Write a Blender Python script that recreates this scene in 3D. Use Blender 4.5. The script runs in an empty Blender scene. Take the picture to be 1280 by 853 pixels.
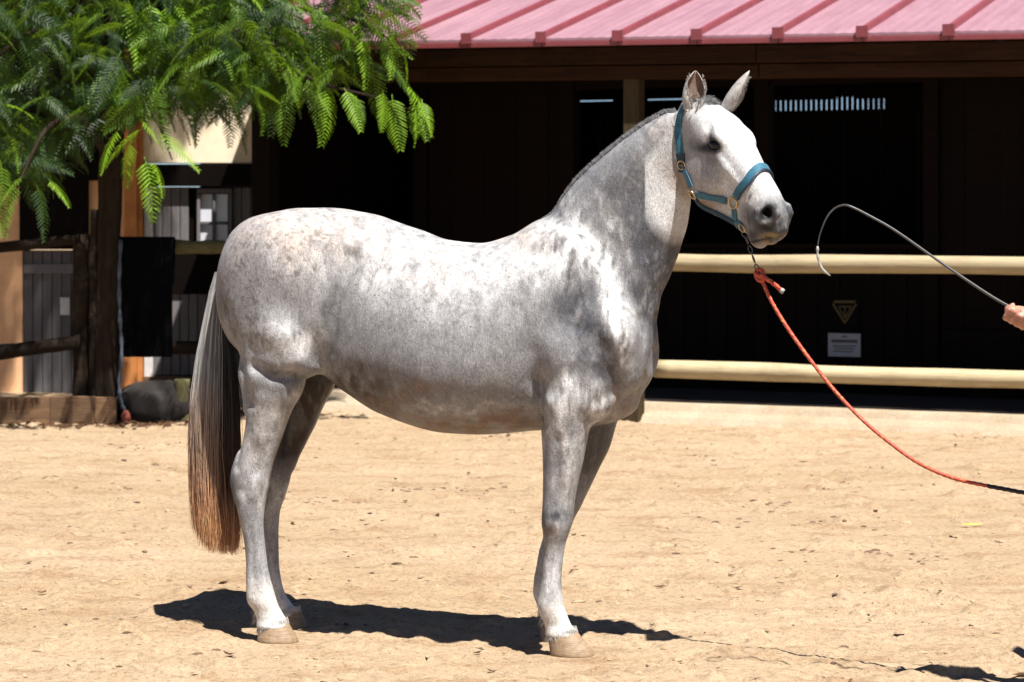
import bpy, bmesh, math, random, os
import numpy as np
from mathutils import Vector, Matrix
from mathutils.bvhtree import BVHTree
from math import radians, sin, cos, pi
rnd = random.Random(7)
sc = bpy.context.scene
COL = sc.collection

# ---------------------------------------------------------------- camera, world, sun, exposure
F_PX = 3150.0; CX, CY = 640.0, 265.0; CAM_H = 1.55       # focal length in photo pixels, horizon row, eye height
cam = bpy.data.cameras.new('camera'); cam_o = bpy.data.objects.new('camera', cam); COL.objects.link(cam_o)
cam_o.location = (0, 0, CAM_H); cam_o.rotation_euler = (radians(90), 0, 0)
cam.sensor_width = 36.0; cam.lens = F_PX/1280*36.0
cam.shift_y = -(426.5-CY)/1280; cam.clip_end = 3000; cam.clip_start = .1
cam.dof.use_dof = True; cam.dof.focus_distance = 8.9; cam.dof.aperture_fstop = 6.3
sc.camera = cam_o
SUN_DIR = Vector((.22, -.40, 1.0)).normalized()            # towards the sun
world = bpy.data.worlds.new('World'); sc.world = world; world.use_nodes = True
wn = world.node_tree; bg = wn.nodes['Background']
sky = wn.nodes.new('ShaderNodeTexSky'); sky.sky_type = 'NISHITA'; sky.sun_disc = False
sky.sun_elevation = math.asin(SUN_DIR.z); sky.sun_rotation = math.atan2(SUN_DIR.x, SUN_DIR.y)
sky.altitude = 2500; sky.air_density = .6; sky.dust_density = .1; sky.ozone_density = 1.0
wn.links.new(sky.outputs[0], bg.inputs[0]); bg.inputs[1].default_value = .05
sun = bpy.data.lights.new('sun', 'SUN'); sun.energy = 5.0; sun.angle = radians(.53); sun.color = (1, .965, .91)
sun_o = bpy.data.objects.new('sun', sun); COL.objects.link(sun_o)
sun_o.rotation_euler = SUN_DIR.to_track_quat('Z', 'Y').to_euler(); sun_o.location = (0, 0, 10)
sc.view_settings.view_transform = 'Standard'; sc.view_settings.look = 'None'
sc.view_settings.exposure = 1.25; sc.view_settings.gamma = 1.0

def at(px, py, Y):
    """the place a photo pixel shows at depth Y"""
    return Vector(((px-CX)/F_PX*Y, Y, CAM_H-(py-CY)/F_PX*Y))

# ---------------------------------------------------------------- object helpers
def tag(o, label=None, cat=None, group=None, kind=None):
    if label: o['label'] = label
    if cat: o['category'] = cat
    if group: o['group'] = group
    if kind: o['kind'] = kind
    return o
def empty(name, loc=(0, 0, 0), rz=0, label=None, cat=None, group=None, kind=None):
    o = bpy.data.objects.new(name, None); COL.objects.link(o); o.location = loc; o.rotation_euler = (0, 0, rz)
    o.empty_display_size = .1
    return tag(o, label, cat, group, kind)
def link(name, me, mat=None, parent=None, smooth=False):
    o = bpy.data.objects.new(name, me); COL.objects.link(o)
    if mat is not None and not len(me.materials): me.materials.append(mat)
    if parent is not None: o.parent = parent
    if smooth: me.polygons.foreach_set('use_smooth', np.ones(len(me.polygons), bool))
    return o
def mesh_np(name, co, faces):
    """co (n,3) array, faces (m,3 or 4) array"""
    me = bpy.data.meshes.new(name)
    co = np.asarray(co, np.float32); faces = np.asarray(faces, np.int32)
    k = faces.shape[1]
    me.vertices.add(len(co)); me.vertices.foreach_set('co', co.ravel())
    me.loops.add(faces.size); me.loops.foreach_set('vertex_index', faces.ravel())
    me.polygons.add(len(faces)); me.polygons.foreach_set('loop_start', np.arange(0, faces.size, k, dtype=np.int32))
    me.update(calc_edges=True); me.validate()
    return me
def col_attr(me, name, arr):
    a = me.color_attributes.new(name, 'FLOAT_COLOR', 'POINT')
    arr = np.asarray(arr, np.float32)
    if arr.shape[1] == 3: arr = np.hstack([arr, np.ones((len(arr), 1), np.float32)])
    a.data.foreach_set('color', arr.ravel())
class MB:
    """collects verts and faces of one mesh"""
    def __init__(s): s.v = []; s.f = []
    def add(s, vs, fs):
        n = len(s.v); s.v += [tuple(v) for v in vs]; s.f += [tuple(i+n for i in f) for f in fs]; return s
    def box(s, lo, hi, M=None):
        x0, y0, z0 = lo; x1, y1, z1 = hi
        vs = [Vector(p) for p in ((x0,y0,z0),(x1,y0,z0),(x1,y1,z0),(x0,y1,z0),(x0,y0,z1),(x1,y0,z1),(x1,y1,z1),(x0,y1,z1))]
        if M: vs = [M @ v for v in vs]
        return s.add(vs, [(0,3,2,1),(4,5,6,7),(0,1,5,4),(1,2,6,5),(2,3,7,6),(3,0,4,7)])
    def tube(s, pts, rad, n=8, cap=True, flat=None):
        pts = [Vector(p) for p in pts]
        if not hasattr(rad, '__len__'): rad = [rad]*len(pts)
        t0 = (pts[1]-pts[0]).normalized(); a = t0.orthogonal().normalized()
        base = len(s.v); vs = []
        for i, p in enumerate(pts):
            t = (pts[min(i+1, len(pts)-1)]-pts[max(i-1, 0)]).normalized()
            a = (a-t*a.dot(t)).normalized(); b = t.cross(a)
            for k in range(n):
                w = 2*pi*k/n; vs.append(p+(a*cos(w)+b*sin(w))*rad[i])
        fs = []
        for i in range(len(pts)-1):
            for k in range(n): fs.append((i*n+k, i*n+(k+1) % n, (i+1)*n+(k+1) % n, (i+1)*n+k))
        if cap: fs.append(tuple(range(n-1, -1, -1))); fs.append(tuple((len(pts)-1)*n+k for k in range(n)))
        return s.add(vs, fs)
    def mesh(s, name):
        me = bpy.data.meshes.new(name); me.from_pydata(s.v, [], s.f); me.update(); return me
    def build(s, name, mat, parent=None, smooth=False, bevel=0):
        me = s.mesh(name)
        if bevel:
            bm = bmesh.new(); bm.from_mesh(me)
            bmesh.ops.bevel(bm, geom=bm.edges[:], offset=bevel, segments=1, affect='EDGES'); bm.to_mesh(me); bm.free()
        return link(name, me, mat, parent, smooth)
def spline(pts, n):
    """Catmull-Rom through pts, n samples per span"""
    P = [Vector(p) for p in pts]; P = [P[0]*2-P[1]]+P+[P[-1]*2-P[-2]]; out = []
    for i in range(1, len(P)-2):
        for k in range(n):
            t = k/n; a, b, c, d = P[i-1:i+3]
            out.append(.5*((2*b)+(c-a)*t+(2*a-5*b+4*c-d)*t*t+(3*b-a-3*c+d)*t**3))
    out.append(P[-2]); return out

# ---------------------------------------------------------------- value noise in numpy
def vnoise(p, seed=0):
    p = np.asarray(p, np.float64); i = np.floor(p).astype(np.int64); f = p-i; f = f*f*(3-2*f)
    def h(a, b, c):
        n = (a*73856093) ^ (b*19349663) ^ (c*83492791) ^ (seed*2654435761)
        n = (n ^ (n >> 13))*1274126177 & 0x7fffffff; n = (n ^ (n >> 16))
        return (n & 0xffff)/65535.0
    x, y, z = i[..., 0], i[..., 1], i[..., 2]; fx, fy, fz = f[..., 0], f[..., 1], f[..., 2]
    r = 0
    for dx in (0, 1):
        for dy in (0, 1):
            for dz in (0, 1):
                w = (fx if dx else 1-fx)*(fy if dy else 1-fy)*(fz if dz else 1-fz)
                r = r+w*h(x+dx, y+dy, z+dz)
    return r
def fbm(p, oct=4, seed=0, gain=.5):
    r = 0; a = 1; s = 0; p = np.asarray(p, np.float64)
    for k in range(oct): r = r+a*vnoise(p*2**k, seed+k*17); s += a; a *= gain
    return r/s

# ---------------------------------------------------------------- implicit surfaces (blended solids, polygonised on a grid)
def pchip(xs, ys, x):
    xs = np.asarray(xs, float); ys = np.asarray(ys, float); h = np.diff(xs); d = np.diff(ys)/h
    m = np.zeros(len(xs))
    for i in range(1, len(xs)-1):
        if d[i-1]*d[i] > 0:
            w1 = 2*h[i]+h[i-1]; w2 = h[i]+2*h[i-1]; m[i] = (w1+w2)/(w1/d[i-1]+w2/d[i])
    m[0] = d[0]; m[-1] = d[-1]
    x = np.clip(x, xs[0], xs[-1]); k = np.clip(np.searchsorted(xs, x)-1, 0, len(h)-1)
    t = (x-xs[k])/h[k]; t2 = t*t; t3 = t2*t
    return ys[k]*(2*t3-3*t2+1)+m[k]*h[k]*(t3-2*t2+t)+ys[k+1]*(-2*t3+3*t2)+m[k+1]*h[k]*(t3-t2)
class SDF:
    def __init__(s, lo, hi, vox):
        s.lo = np.array(lo, np.float32); s.vox = vox
        s.n = np.ceil((np.array(hi)-s.lo)/vox).astype(int)+1
        s.F = np.full(tuple(s.n), .2, np.float32)
    def _box(s, lo, hi):
        a = np.clip(np.floor((np.array(lo)-s.lo)/s.vox).astype(int), 0, s.n-1)
        b = np.clip(np.ceil((np.array(hi)-s.lo)/s.vox).astype(int)+1, 1, s.n)
        ax = [(s.lo[i]+np.arange(a[i], b[i])*s.vox).astype(np.float32) for i in range(3)]
        return (slice(a[0], b[0]), slice(a[1], b[1]), slice(a[2], b[2])), ax
    def _put(s, sl, d, k, mode):
        F = s.F[sl]; k = max(k, 1e-4)
        if mode == 'add':
            h = np.maximum(k-np.abs(F-d), 0)/k; s.F[sl] = np.minimum(F, d)-h*h*k*.25
        else:
            d = -d; h = np.maximum(k-np.abs(F-d), 0)/k; s.F[sl] = np.maximum(F, d)+h*h*k*.25
    def grid(s, lo, hi):
        sl, ax = s._box(lo, hi)
        return sl, ax[0][:, None, None], ax[1][None, :, None], ax[2][None, None, :]
    def ellipsoid(s, c, r, R=None, k=.03, mode='add'):
        c = np.array(c, np.float32); r = np.array(r, np.float32); m = float(max(r))+k+.01
        sl, X, Y, Z = s.grid(c-m, c+m)
        x, y, z = X-c[0], Y-c[1], Z-c[2]
        if R is not None:
            R = np.array(R, np.float32)      # rows: local axes
            x, y, z = (R[0, 0]*x+R[0, 1]*y+R[0, 2]*z, R[1, 0]*x+R[1, 1]*y+R[1, 2]*z, R[2, 0]*x+R[2, 1]*y+R[2, 2]*z)
        q = np.sqrt((x/r[0])**2+(y/r[1])**2+(z/r[2])**2); g = np.sqrt((x/r[0]**2)**2+(y/r[1]**2)**2+(z/r[2]**2)**2)
        s._put(sl, (q*(q-1)/np.maximum(g, 1e-6)).astype(np.float32), k, mode)
    def capsule(s, a, b, ra, rb, k=.02, mode='add', squash=None):
        a = np.array(a, np.float32); b = np.array(b, np.float32); m = max(ra, rb)+k+.01
        sl, X, Y, Z = s.grid(np.minimum(a, b)-m, np.maximum(a, b)+m)
        d = b-a; L = float(d@d)+1e-9
        t = np.clip(((X-a[0])*d[0]+(Y-a[1])*d[1]+(Z-a[2])*d[2])/L, 0, 1)
        x, y, z = X-a[0]-t*d[0], Y-a[1]-t*d[1], Z-a[2]-t*d[2]
        s._put(sl, (np.sqrt(x*x+y*y+z*z)-(ra+(rb-ra)*t)).astype(np.float32), k, mode)
    def chain(s, pts, rads, k=.02, mode='add'):
        for i in range(len(pts)-1): s.capsule(pts[i], pts[i+1], rads[i], rads[i+1], k, mode)
    def loft(s, axis, st, k=.03, mode='add'):
        """st rows along a grid axis: (t, c1, c2, a1+, a1-, a2+, a2-, p); the axes 1,2 are the other two in order"""
        st = np.array(sorted(st), float); o = [i for i in range(3) if i != axis]
        lo = np.zeros(3); hi = np.zeros(3); m = k+.02
        lo[axis], hi[axis] = st[0, 0]-m, st[-1, 0]+m
        for j, i in enumerate(o):
            lo[i] = (st[:, 1+j]-st[:, 4+2*j]).min()-m; hi[i] = (st[:, 1+j]+st[:, 3+2*j]).max()+m
        sl, ax = s._box(lo, hi); t = ax[axis]
        P = [pchip(st[:, 0], st[:, j], t).astype(np.float32) for j in range(1, 8)]
        sh = [1, 1, 1]; sh[axis] = -1; P = [q.reshape(sh) for q in P]
        def shp(i): q = [1, 1, 1]; q[i] = -1; return ax[i].reshape(q)
        x = shp(o[0])-P[0]; y = shp(o[1])-P[1]; T = shp(axis)
        A = np.where(x > 0, P[2], P[3]); B = np.where(y > 0, P[4], P[5]); p = P[6]
        q = (np.abs(x/A)**p+np.abs(y/B)**p)**(1/p)
        g = np.sqrt((x/A**2)**2+(y/B**2)**2)/np.maximum(np.sqrt((x/A)**2+(y/B)**2), 1e-6)
        d = (q-1)/np.maximum(g, 1e-3)
        dt = np.maximum(np.maximum(st[0, 0]-T, T-st[-1, 0]), 0)
        d = np.where(dt > 0, np.sqrt(np.maximum(d, 0)**2+dt**2)+np.minimum(d, 0)*0, d)
        s._put(sl, d.astype(np.float32), k, mode)
    def loft_free(s, o, T, N, B, st, k=.03, mode='add', m=.30):
        """st rows: (t, n+, n-, b_mid, p, nc, b_low): slices across T; N up, B sideways, symmetric"""
        st = np.array(st, float); o = np.array(o, float)
        T, N, B = (np.array(v, float) for v in (T, N, B))
        e0 = o+T*st[0, 0]; e1 = o+T*st[-1, 0]
        sl, X, Y, Z = s.grid(np.minimum(e0, e1)-m, np.maximum(e0, e1)+m)
        x, y, z = X-o[0], Y-o[1], Z-o[2]
        t = x*T[0]+y*T[1]+z*T[2]; n = x*N[0]+y*N[1]+z*N[2]; b = x*B[0]+y*B[1]+z*B[2]
        ts = np.linspace(st[0, 0], st[-1, 0], 400)
        f = lambda j: np.interp(t, ts, pchip(st[:, 0], st[:, j], ts)).astype(np.float32)
        npos, nneg, bm, p, nc, bl = (f(j) for j in range(1, 7))
        y1 = n-nc; A = np.where(y1 > 0, npos, nneg)
        w = np.clip(-y1/np.maximum(nneg, 1e-3), 0, 1); Bw = bm+(bl-bm)*w*w*(3-2*w)
        q = (np.abs(y1/A)**p+np.abs(b/Bw)**p)**(1/p)
        g = np.sqrt((y1/A**2)**2+(b/Bw**2)**2)/np.maximum(np.sqrt((y1/A)**2+(b/Bw)**2), 1e-6)
        d = (q-1)/np.maximum(g, 1e-3)
        dt = np.maximum(np.maximum(st[0, 0]-t, t-st[-1, 0]), 0)
        d = np.where(dt > 0, np.sqrt(np.maximum(d, 0)**2+dt**2), d)
        s._put(sl, d.astype(np.float32), k, mode)
    def dent(s, pts, sig, amp, side, vmin=.02):
        """moves the surface in (amp > 0) or out along a line given in the u,z plane, on one side"""
        P = np.array(pts, float); m = 3*sig
        if len(P) == 1: P = np.vstack([P, P+1e-4])
        lo = [P[:, 0].min()-m, s.lo[1] if side < 0 else vmin, P[:, 1].min()-m]
        hi = [P[:, 0].max()+m, -vmin if side < 0 else s.lo[1]+s.vox*s.n[1], P[:, 1].max()+m]
        sl, X, Y, Z = s.grid(lo, hi); d2 = None
        for a, b in zip(P[:-1], P[1:]):
            e = b-a; t = np.clip(((X-a[0])*e[0]+(Z-a[1])*e[1])/(e@e+1e-12), 0, 1)
            q = (X-a[0]-t*e[0])**2+(Z-a[1]-t*e[1])**2; d2 = q if d2 is None else np.minimum(d2, q)
        s.F[sl] += (amp*np.exp(-d2/(2*sig*sig))*np.clip((side*Y-vmin)/.04, 0, 1)).astype(np.float32)
    def mesh(s, name, smooth=1):
        F = s.F; ins = F < 0; n = np.array(F.shape)
        c = np.zeros(tuple(n-1), np.uint8)
        for dx in (0, 1):
            for dy in (0, 1):
                for dz in (0, 1): c += ins[dx:n[0]-1+dx, dy:n[1]-1+dy, dz:n[2]-1+dz]
        act = (c > 0) & (c < 8); idx = np.argwhere(act); vid = np.full(tuple(n-1), -1, np.int32)
        vid[act] = np.arange(len(idx), dtype=np.int32)
        acc = np.zeros((len(idx), 3)); cnt = np.zeros(len(idx))
        cor = {}
        for dx in (0, 1):
            for dy in (0, 1):
                for dz in (0, 1): cor[dx, dy, dz] = F[idx[:, 0]+dx, idx[:, 1]+dy, idx[:, 2]+dz]
        for a in cor:
            for ax in range(3):
                if a[ax] == 0:
                    b = list(a); b[ax] = 1; b = tuple(b); fa, fb = cor[a], cor[b]
                    m = (fa < 0) != (fb < 0); t = np.where(m, fa/np.where(m, fa-fb, 1), 0)
                    for j in range(3): acc[:, j] += np.where(m, a[j]+(t if j == ax else 0), 0)
                    cnt += m
        co = s.lo+(idx+acc/cnt[:, None])*s.vox
        quads = []
        for ax in range(3):
            o = [i for i in range(3) if i != ax]
            sl0 = [slice(None)]*3; sl1 = [slice(None)]*3; sl0[ax] = slice(0, -1); sl1[ax] = slice(1, None)
            for q in o: sl0[q] = slice(1, -1); sl1[q] = slice(1, -1)
            A = ins[tuple(sl0)]; Bq = ins[tuple(sl1)]
            e = np.argwhere(A != Bq); sgn = A[tuple(e.T)]
            e[:, o[0]] += 1; e[:, o[1]] += 1
            def V(d0, d1):
                q = e.copy(); q[:, o[0]] -= d0; q[:, o[1]] -= d1; return vid[tuple(q.T)]
            Q = np.stack([V(1, 1), V(0, 1), V(0, 0), V(1, 0)], 1)
            flip = sgn ^ (ax == 1)
            Q[~flip] = Q[~flip][:, ::-1]; quads.append(Q)
        Q = np.concatenate(quads)
        Q = Q[(Q >= 0).all(1)]
        E = np.concatenate([Q[:, [0, 1]], Q[:, [1, 2]], Q[:, [2, 3]], Q[:, [3, 0]]])
        for it in range(smooth):
            sm = np.zeros_like(co); ct = np.bincount(E[:, 0], minlength=len(co))+np.bincount(E[:, 1], minlength=len(co))
            for j in range(3):
                sm[:, j] = np.bincount(E[:, 0], co[E[:, 1], j], len(co))+np.bincount(E[:, 1], co[E[:, 0], j], len(co))
            sm /= np.maximum(ct, 1)[:, None]
            co = co+(sm-co)*(.6 if it % 2 == 0 else -.5)
        return co, Q
# ---------------------------------------------------------------- materials
class NT:
    def __init__(s, name):
        s.m = bpy.data.materials.new(name); s.m.use_nodes = True; s.t = s.m.node_tree; s.b = s.t.nodes['Principled BSDF']
        s.out = s.t.nodes['Material Output']; s.tc = s.t.nodes.new('ShaderNodeTexCoord')
    def n(s, kind, **kw):
        q = s.t.nodes.new('ShaderNode'+kind)
        for k, v in kw.items():
            if k.startswith('_'): setattr(q, k[1:], v)
            else: s.set(q, k, v)
        return q
    def set(s, q, k, v):
        k = k.replace('__', ' ')
        i = q.inputs[int(k[1:])] if k[0] == 'i' and k[1:].isdigit() else q.inputs[k]
        if isinstance(v, bpy.types.NodeSocket): s.t.links.new(v, i)
        elif isinstance(v, bpy.types.Node): s.t.links.new(v.outputs[0], i)
        else: i.default_value = v
    def bs(s, **kw):
        for k, v in kw.items(): s.set(s.b, k, v)
        return s
    def map(s, scale=(1, 1, 1), src='Object', rot=(0, 0, 0)):
        q = s.n('Mapping'); s.t.links.new(s.tc.outputs[src], q.inputs[0]); q.inputs['Scale'].default_value = scale; q.inputs['Rotation'].default_value = rot; return q
    def noise(s, scale, detail=4, rough=.55, vec=None, dist=0):
        q = s.n('TexNoise', Scale=scale, Detail=detail, Roughness=rough, Distortion=dist)
        s.t.links.new((vec.outputs[0] if vec else s.tc.outputs['Object']), q.inputs['Vector']); return q
    def ramp(s, fac, stops, interp='LINEAR'):
        q = s.n('ValToRGB'); q.color_ramp.interpolation = interp; e = q.color_ramp.elements
        while len(e) < len(stops): e.new(.5)
        for i, (p, c) in enumerate(stops): e[i].position = p; e[i].color = (tuple(c)+(1,))[:4] if hasattr(c, '__len__') else (c, c, c, 1)
        s.set(q, 'i0', fac); return q
    def mix(s, fac, a, b, mode='MIX'):
        q = s.n('MixRGB', _blend_type=mode); s.set(q, 'i0', fac)
        for i, v in ((1, a), (2, b)):
            if isinstance(v, (tuple, list)): v = (tuple(v)+(1,))[:4]
            s.set(q, 'i%d' % i, v)
        return q
    def math(s, op, a, b=0.):
        q = s.n('Math', _operation=op); s.set(q, 'i0', a); s.set(q, 'i1', b); return q
    def bump(s, h, strength=.3, dist=.01, normal=None):
        q = s.n('Bump', Strength=strength, Distance=dist); s.set(q, 'Height', h)
        if normal is not None: s.set(q, 'Normal', normal)
        return q
    def attr(s, name): q = s.n('Attribute'); q.attribute_name = name; return q
def simple(name, col, rough=.6, metal=0., nscale=0, namp=.25, spec=.5, bump=0):
    t = NT(name); t.bs(Roughness=rough, Metallic=metal); t.b.inputs['Specular IOR Level'].default_value = spec
    if nscale:
        nz = t.noise(nscale, 5, .6); r = t.ramp(nz, [(.3, 1-namp), (.7, 1+namp*.3)]); t.bs(Base__Color=t.mix(1., tuple(col), r, 'MULTIPLY'))
        if bump: t.bs(Normal=t.bump(nz, bump, .01))
    else: t.bs(Base__Color=tuple(col)+(1,))
    return t.m
# coat: patch colours come with the mesh, hair grain and flecks from here
t = NT('coat'); a = t.attr('tint')
g1 = t.noise(70, 4, .75, t.map((2.2, 2.2, .8))); g2 = t.noise(240, 2, .6, t.map((1.6, 1.6, .55)))
c = t.mix(1., a, t.ramp(g1, [(.35, .78), (.63, 1.14)]), 'MULTIPLY'); c = t.mix(1., c, t.ramp(g2, [(.32, .76), (.66, 1.18)]), 'MULTIPLY')
vo = t.n('TexVoronoi', Scale=64., Randomness=1.); t.t.links.new(t.map((1, 1, .8)).outputs[0], vo.inputs['Vector'])
pk = t.n('SeparateColor'); t.set(pk, 'i0', vo.outputs['Color']); sel = t.math('GREATER_THAN', pk, .93); dot = t.math('LESS_THAN', vo.outputs['Distance'], .20)
c = t.mix(t.math('MULTIPLY', t.math('MULTIPLY', sel, dot), .6), c, (.14, .10, .085))
t.bs(Base__Color=c, Roughness=t.ramp(g1, [(.3, .42), (.7, .60)]), Normal=t.bump(t.math('ADD', g2, t.math('MULTIPLY', g1, 1.5)), .4, .005))
t.b.inputs['Specular IOR Level'].default_value = .3
M_coat = t.m
t = NT('hair'); a = t.attr('tint'); t.bs(Base__Color=a, Roughness=.42); t.b.inputs['Specular IOR Level'].default_value = .4; M_hair = t.m
t = NT('hoof_horn'); w = t.noise(30, 4, .6, t.map((1, 1, 9))); 
t.bs(Base__Color=t.mix(1., t.ramp(w, [(.35, (.36, .235, .13)), (.6, (.54, .37, .22)), (.72, (.36, .32, .30))]), t.ramp(t.noise(60, 3), [(.3, .75), (.7, 1.05)]), 'MULTIPLY'), Roughness=.62, Normal=t.bump(w, .3, .004)); M_hoof = t.m
t = NT('eye'); t.bs(Base__Color=(.004, .003, .003, 1), Roughness=.05); t.b.inputs['Specular IOR Level'].default_value = .3; M_eye = t.m
# sand
t = NT('sand')
big = t.noise(.55, 5, .6, t.map((.6, 1.5, 1))); mid = t.noise(3.2, 6, .65, t.map((.7, 1.6, 1))); fin = t.noise(38, 6, .75); gr = t.noise(210, 3, .7)
c = t.mix(t.ramp(big, [(.35, 0), (.68, 1)]), (.575, .405, .245), (.665, .49, .32))
c = t.mix(t.ramp(mid, [(.50, 0), (.66, .75)]), c, (.43, .27, .15))
c = t.mix(t.ramp(t.noise(9, 5, .7, t.map((.5, 1.5, 1))), [(.60, 0), (.75, .45)]), c, (.68, .56, .42))
c = t.mix(1., c, t.ramp(fin, [(.30, .50), (.5, 1.0), (.72, 1.12)]), 'MULTIPLY'); c = t.mix(1., c, t.ramp(gr, [(.3, .62), (.68, 1.2)]), 'MULTIPLY')
pe = t.n('TexVoronoi', Scale=55.); t.t.links.new(t.tc.outputs['Object'], pe.inputs['Vector'])
h = t.math('ADD', t.math('MULTIPLY', fin, 1.6), t.math('MULTIPLY', gr, .5)); h = t.math('SUBTRACT', h, t.math('MULTIPLY', pe, .5))
t.bs(Base__Color=c, Roughness=.92, Normal=t.bump(h, .5, .014)); t.b.inputs['Specular IOR Level'].default_value = .2; M_sand = t.m
t = NT('concrete'); a = t.noise(4, 6, .7); b = t.noise(60, 4, .7)
t.bs(Base__Color=t.mix(1., t.ramp(a, [(.3, (.52, .39, .25)), (.65, (.66, .53, .37))]), t.ramp(b, [(.3, .75), (.7, 1.1)]), 'MULTIPLY'), Roughness=.9, Normal=t.bump(b, .5, .01)); M_conc = t.m
# timber: grain runs along local x of the object
def wood(name, c0, c1, scale=1., rough=.7, bump=.3, axis=0, knots=0.):
    t = NT(name); t.b.inputs['Specular IOR Level'].default_value = .5 if c1[0] > .15 else .06; sc_ = [14*scale]*3; sc_[axis] = .9*scale
    g = t.noise(1.6, 6, .65, t.map(tuple(sc_)), .6); g2 = t.noise(9, 4, .6, t.map(tuple(sc_)))
    inf = t.n('ObjectInfo'); c = t.ramp(t.mix(.5, g, g2), [(.30, c0), (.62, c1)])
    c = t.mix(1., c, t.ramp(inf.outputs['Random'], [(0, .8), (1, 1.15)]), 'MULTIPLY')
    if knots:
        b = t.noise(2.2*scale, 5, .7); c = t.mix(t.ramp(b, [(.52, 0), (.72, knots)]), c, tuple(x*.4 for x in c0))
    t.bs(Base__Color=c, Roughness=rough, Normal=t.bump(g2, bump, .008)); return t.m
M_rail = wood('peeled_rail_wood', (.44, .34, .19), (.74, .60, .36), .7, .65, .3, 0, .35)
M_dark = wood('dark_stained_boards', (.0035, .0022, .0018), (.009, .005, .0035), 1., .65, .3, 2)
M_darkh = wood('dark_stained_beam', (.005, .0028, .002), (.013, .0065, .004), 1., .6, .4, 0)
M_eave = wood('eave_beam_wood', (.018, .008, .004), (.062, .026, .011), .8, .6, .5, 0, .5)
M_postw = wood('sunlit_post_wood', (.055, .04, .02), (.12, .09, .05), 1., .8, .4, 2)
M_greyb = wood('grey_door_boards', (.14, .125, .125), (.26, .235, .24), 1., .8, .3, 2)
M_bark = wood('bark_fence_post', (.016, .011, .008), (.07, .05, .035), 1.1, .9, .9, 2, .5)
M_barkh = wood('weathered_fence_rail', (.014, .010, .007), (.055, .04, .028), 1., .9, .8, 0, .5)
M_moss = wood('mossy_fence_rail', (.06, .05, .025), (.22, .20, .075), 1.6, .95, .9, 0, .7)
M_plank = wood('brown_ground_plank', (.09, .045, .02), (.30, .16, .07), .9, .85, .5, 0, .5)
t = NT('roof_sheet'); a = t.noise(2, 5, .7, t.map((3, .5, 1))); b = t.noise(90, 3, .6, t.map((1, .06, 1)))
c = t.mix(1., t.ramp(a, [(.3, (.44, .225, .275)), (.7, (.525, .29, .345))]), t.ramp(b, [(.3, .88), (.7, 1.08)]), 'MULTIPLY'); t.bs(Base__Color=c, Roughness=t.ramp(a, [(.3, .38), (.7, .55)])); M_roof = t.m
M_rib = simple('red_roof_rib', (.36, .075, .09), .45, 0, 8, .2)
M_plaster = simple('peach_plaster', (1.5, .86, .46), .92, 0, 5, .22, .2, .3)
M_cream = simple('cream_plaster', (1.5, 1.25, .92), .92, 0, 5, .15, .2, .3); M_orange = simple('shaded_pier_plaster', (.95, .36, .10), .7, 0, 9, .3, .3, .2)
M_white = simple('white_paint', (1.1, 1.05, 1.0), .6, 0, 20, .2)
M_pane = simple('window_pane', (1.0, 1.02, 1.12), .12, 0, 3, .2)
M_blanket = simple('black_blanket', (.004, .0045, .006), .95, 0, 30, .4, .05, .4)
M_stone = simple('dark_boulder', (.045, .038, .034), .95, 0, 7, .5, .3, .8)
M_red = simple('red_cloth', (.35, .08, .05), .9, 0, 30, .4); M_blue = simple('faded_blue_rope', (.10, .12, .17), .9, 0, 40, .4)
M_ink = simple('ink', (.12, .12, .13), .7); M_yellow = simple('yellow_paint', (.16, .11, .01), .6, 0, 30, .3); M_notice = simple('notice_plate', (.62, .60, .62), .6, 0, 10, .08)
# leaves
def leafmat(name, c0, c1, tr):
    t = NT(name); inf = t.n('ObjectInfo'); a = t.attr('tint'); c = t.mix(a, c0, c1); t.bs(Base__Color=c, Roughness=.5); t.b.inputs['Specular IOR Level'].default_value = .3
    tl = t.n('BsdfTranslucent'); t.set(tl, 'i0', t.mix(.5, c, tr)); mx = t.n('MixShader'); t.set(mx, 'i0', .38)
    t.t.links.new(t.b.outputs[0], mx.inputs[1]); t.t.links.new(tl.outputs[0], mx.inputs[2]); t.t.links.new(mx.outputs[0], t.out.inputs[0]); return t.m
M_leaf = leafmat('leaf', (.006, .024, .012), (.17, .31, .012), (.25, .40, .015))  # tint runs from a painted shaded green to a sunlit yellow-green
M_litter = leafmat('dry_leaf', (.05, .028, .018), (.26, .14, .07), (.2, .1, .05))
# tack
t = NT('blue_webbing'); w = t.n('TexWave', Scale=160., Distortion=0.); t.t.links.new(t.tc.outputs['Object'], w.inputs['Vector']); nz = t.noise(60, 4, .6)
t.bs(Base__Color=t.mix(1., (.008, .18, .30), t.ramp(nz, [(.3, .6), (.7, 1.3)]), 'MULTIPLY'), Roughness=.55, Sheen__Weight=.2, Normal=t.bump(w, .4, .002)); M_web = t.m
M_webd = simple('navy_webbing', (.010, .06, .11), .6, 0, 60, .3)
M_brass = simple('brass', (.55, .40, .22), .3, 1., 60, .3); M_steel = simple('dark_steel', (.10, .10, .11), .35, 1., 60, .4)
t = NT('orange_rope'); w = t.n('TexVoronoi', Scale=170.); t.t.links.new(t.tc.outputs['Object'], w.inputs['Vector']); pk = t.n('SeparateColor'); t.set(pk, 'i0', w.outputs['Color'])
t.bs(Base__Color=t.ramp(pk, [(.0, (.70, .085, .045)), (.80, (.76, .11, .05)), (.86, (.88, .36, .07)), (1, (.78, .13, .055))]), Roughness=.6, Normal=t.bump(w, .6, .002)); M_rope = t.m
M_ropeblack = simple('black_rope', (.02, .018, .02), .6, 0, 90, .3)
M_whip = simple('whip_stick', (.085, .083, .09), .4, 0, 60, .3); M_whipw = simple('whip_lash', (.55, .54, .52), .6, 0, 60, .3)
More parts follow.
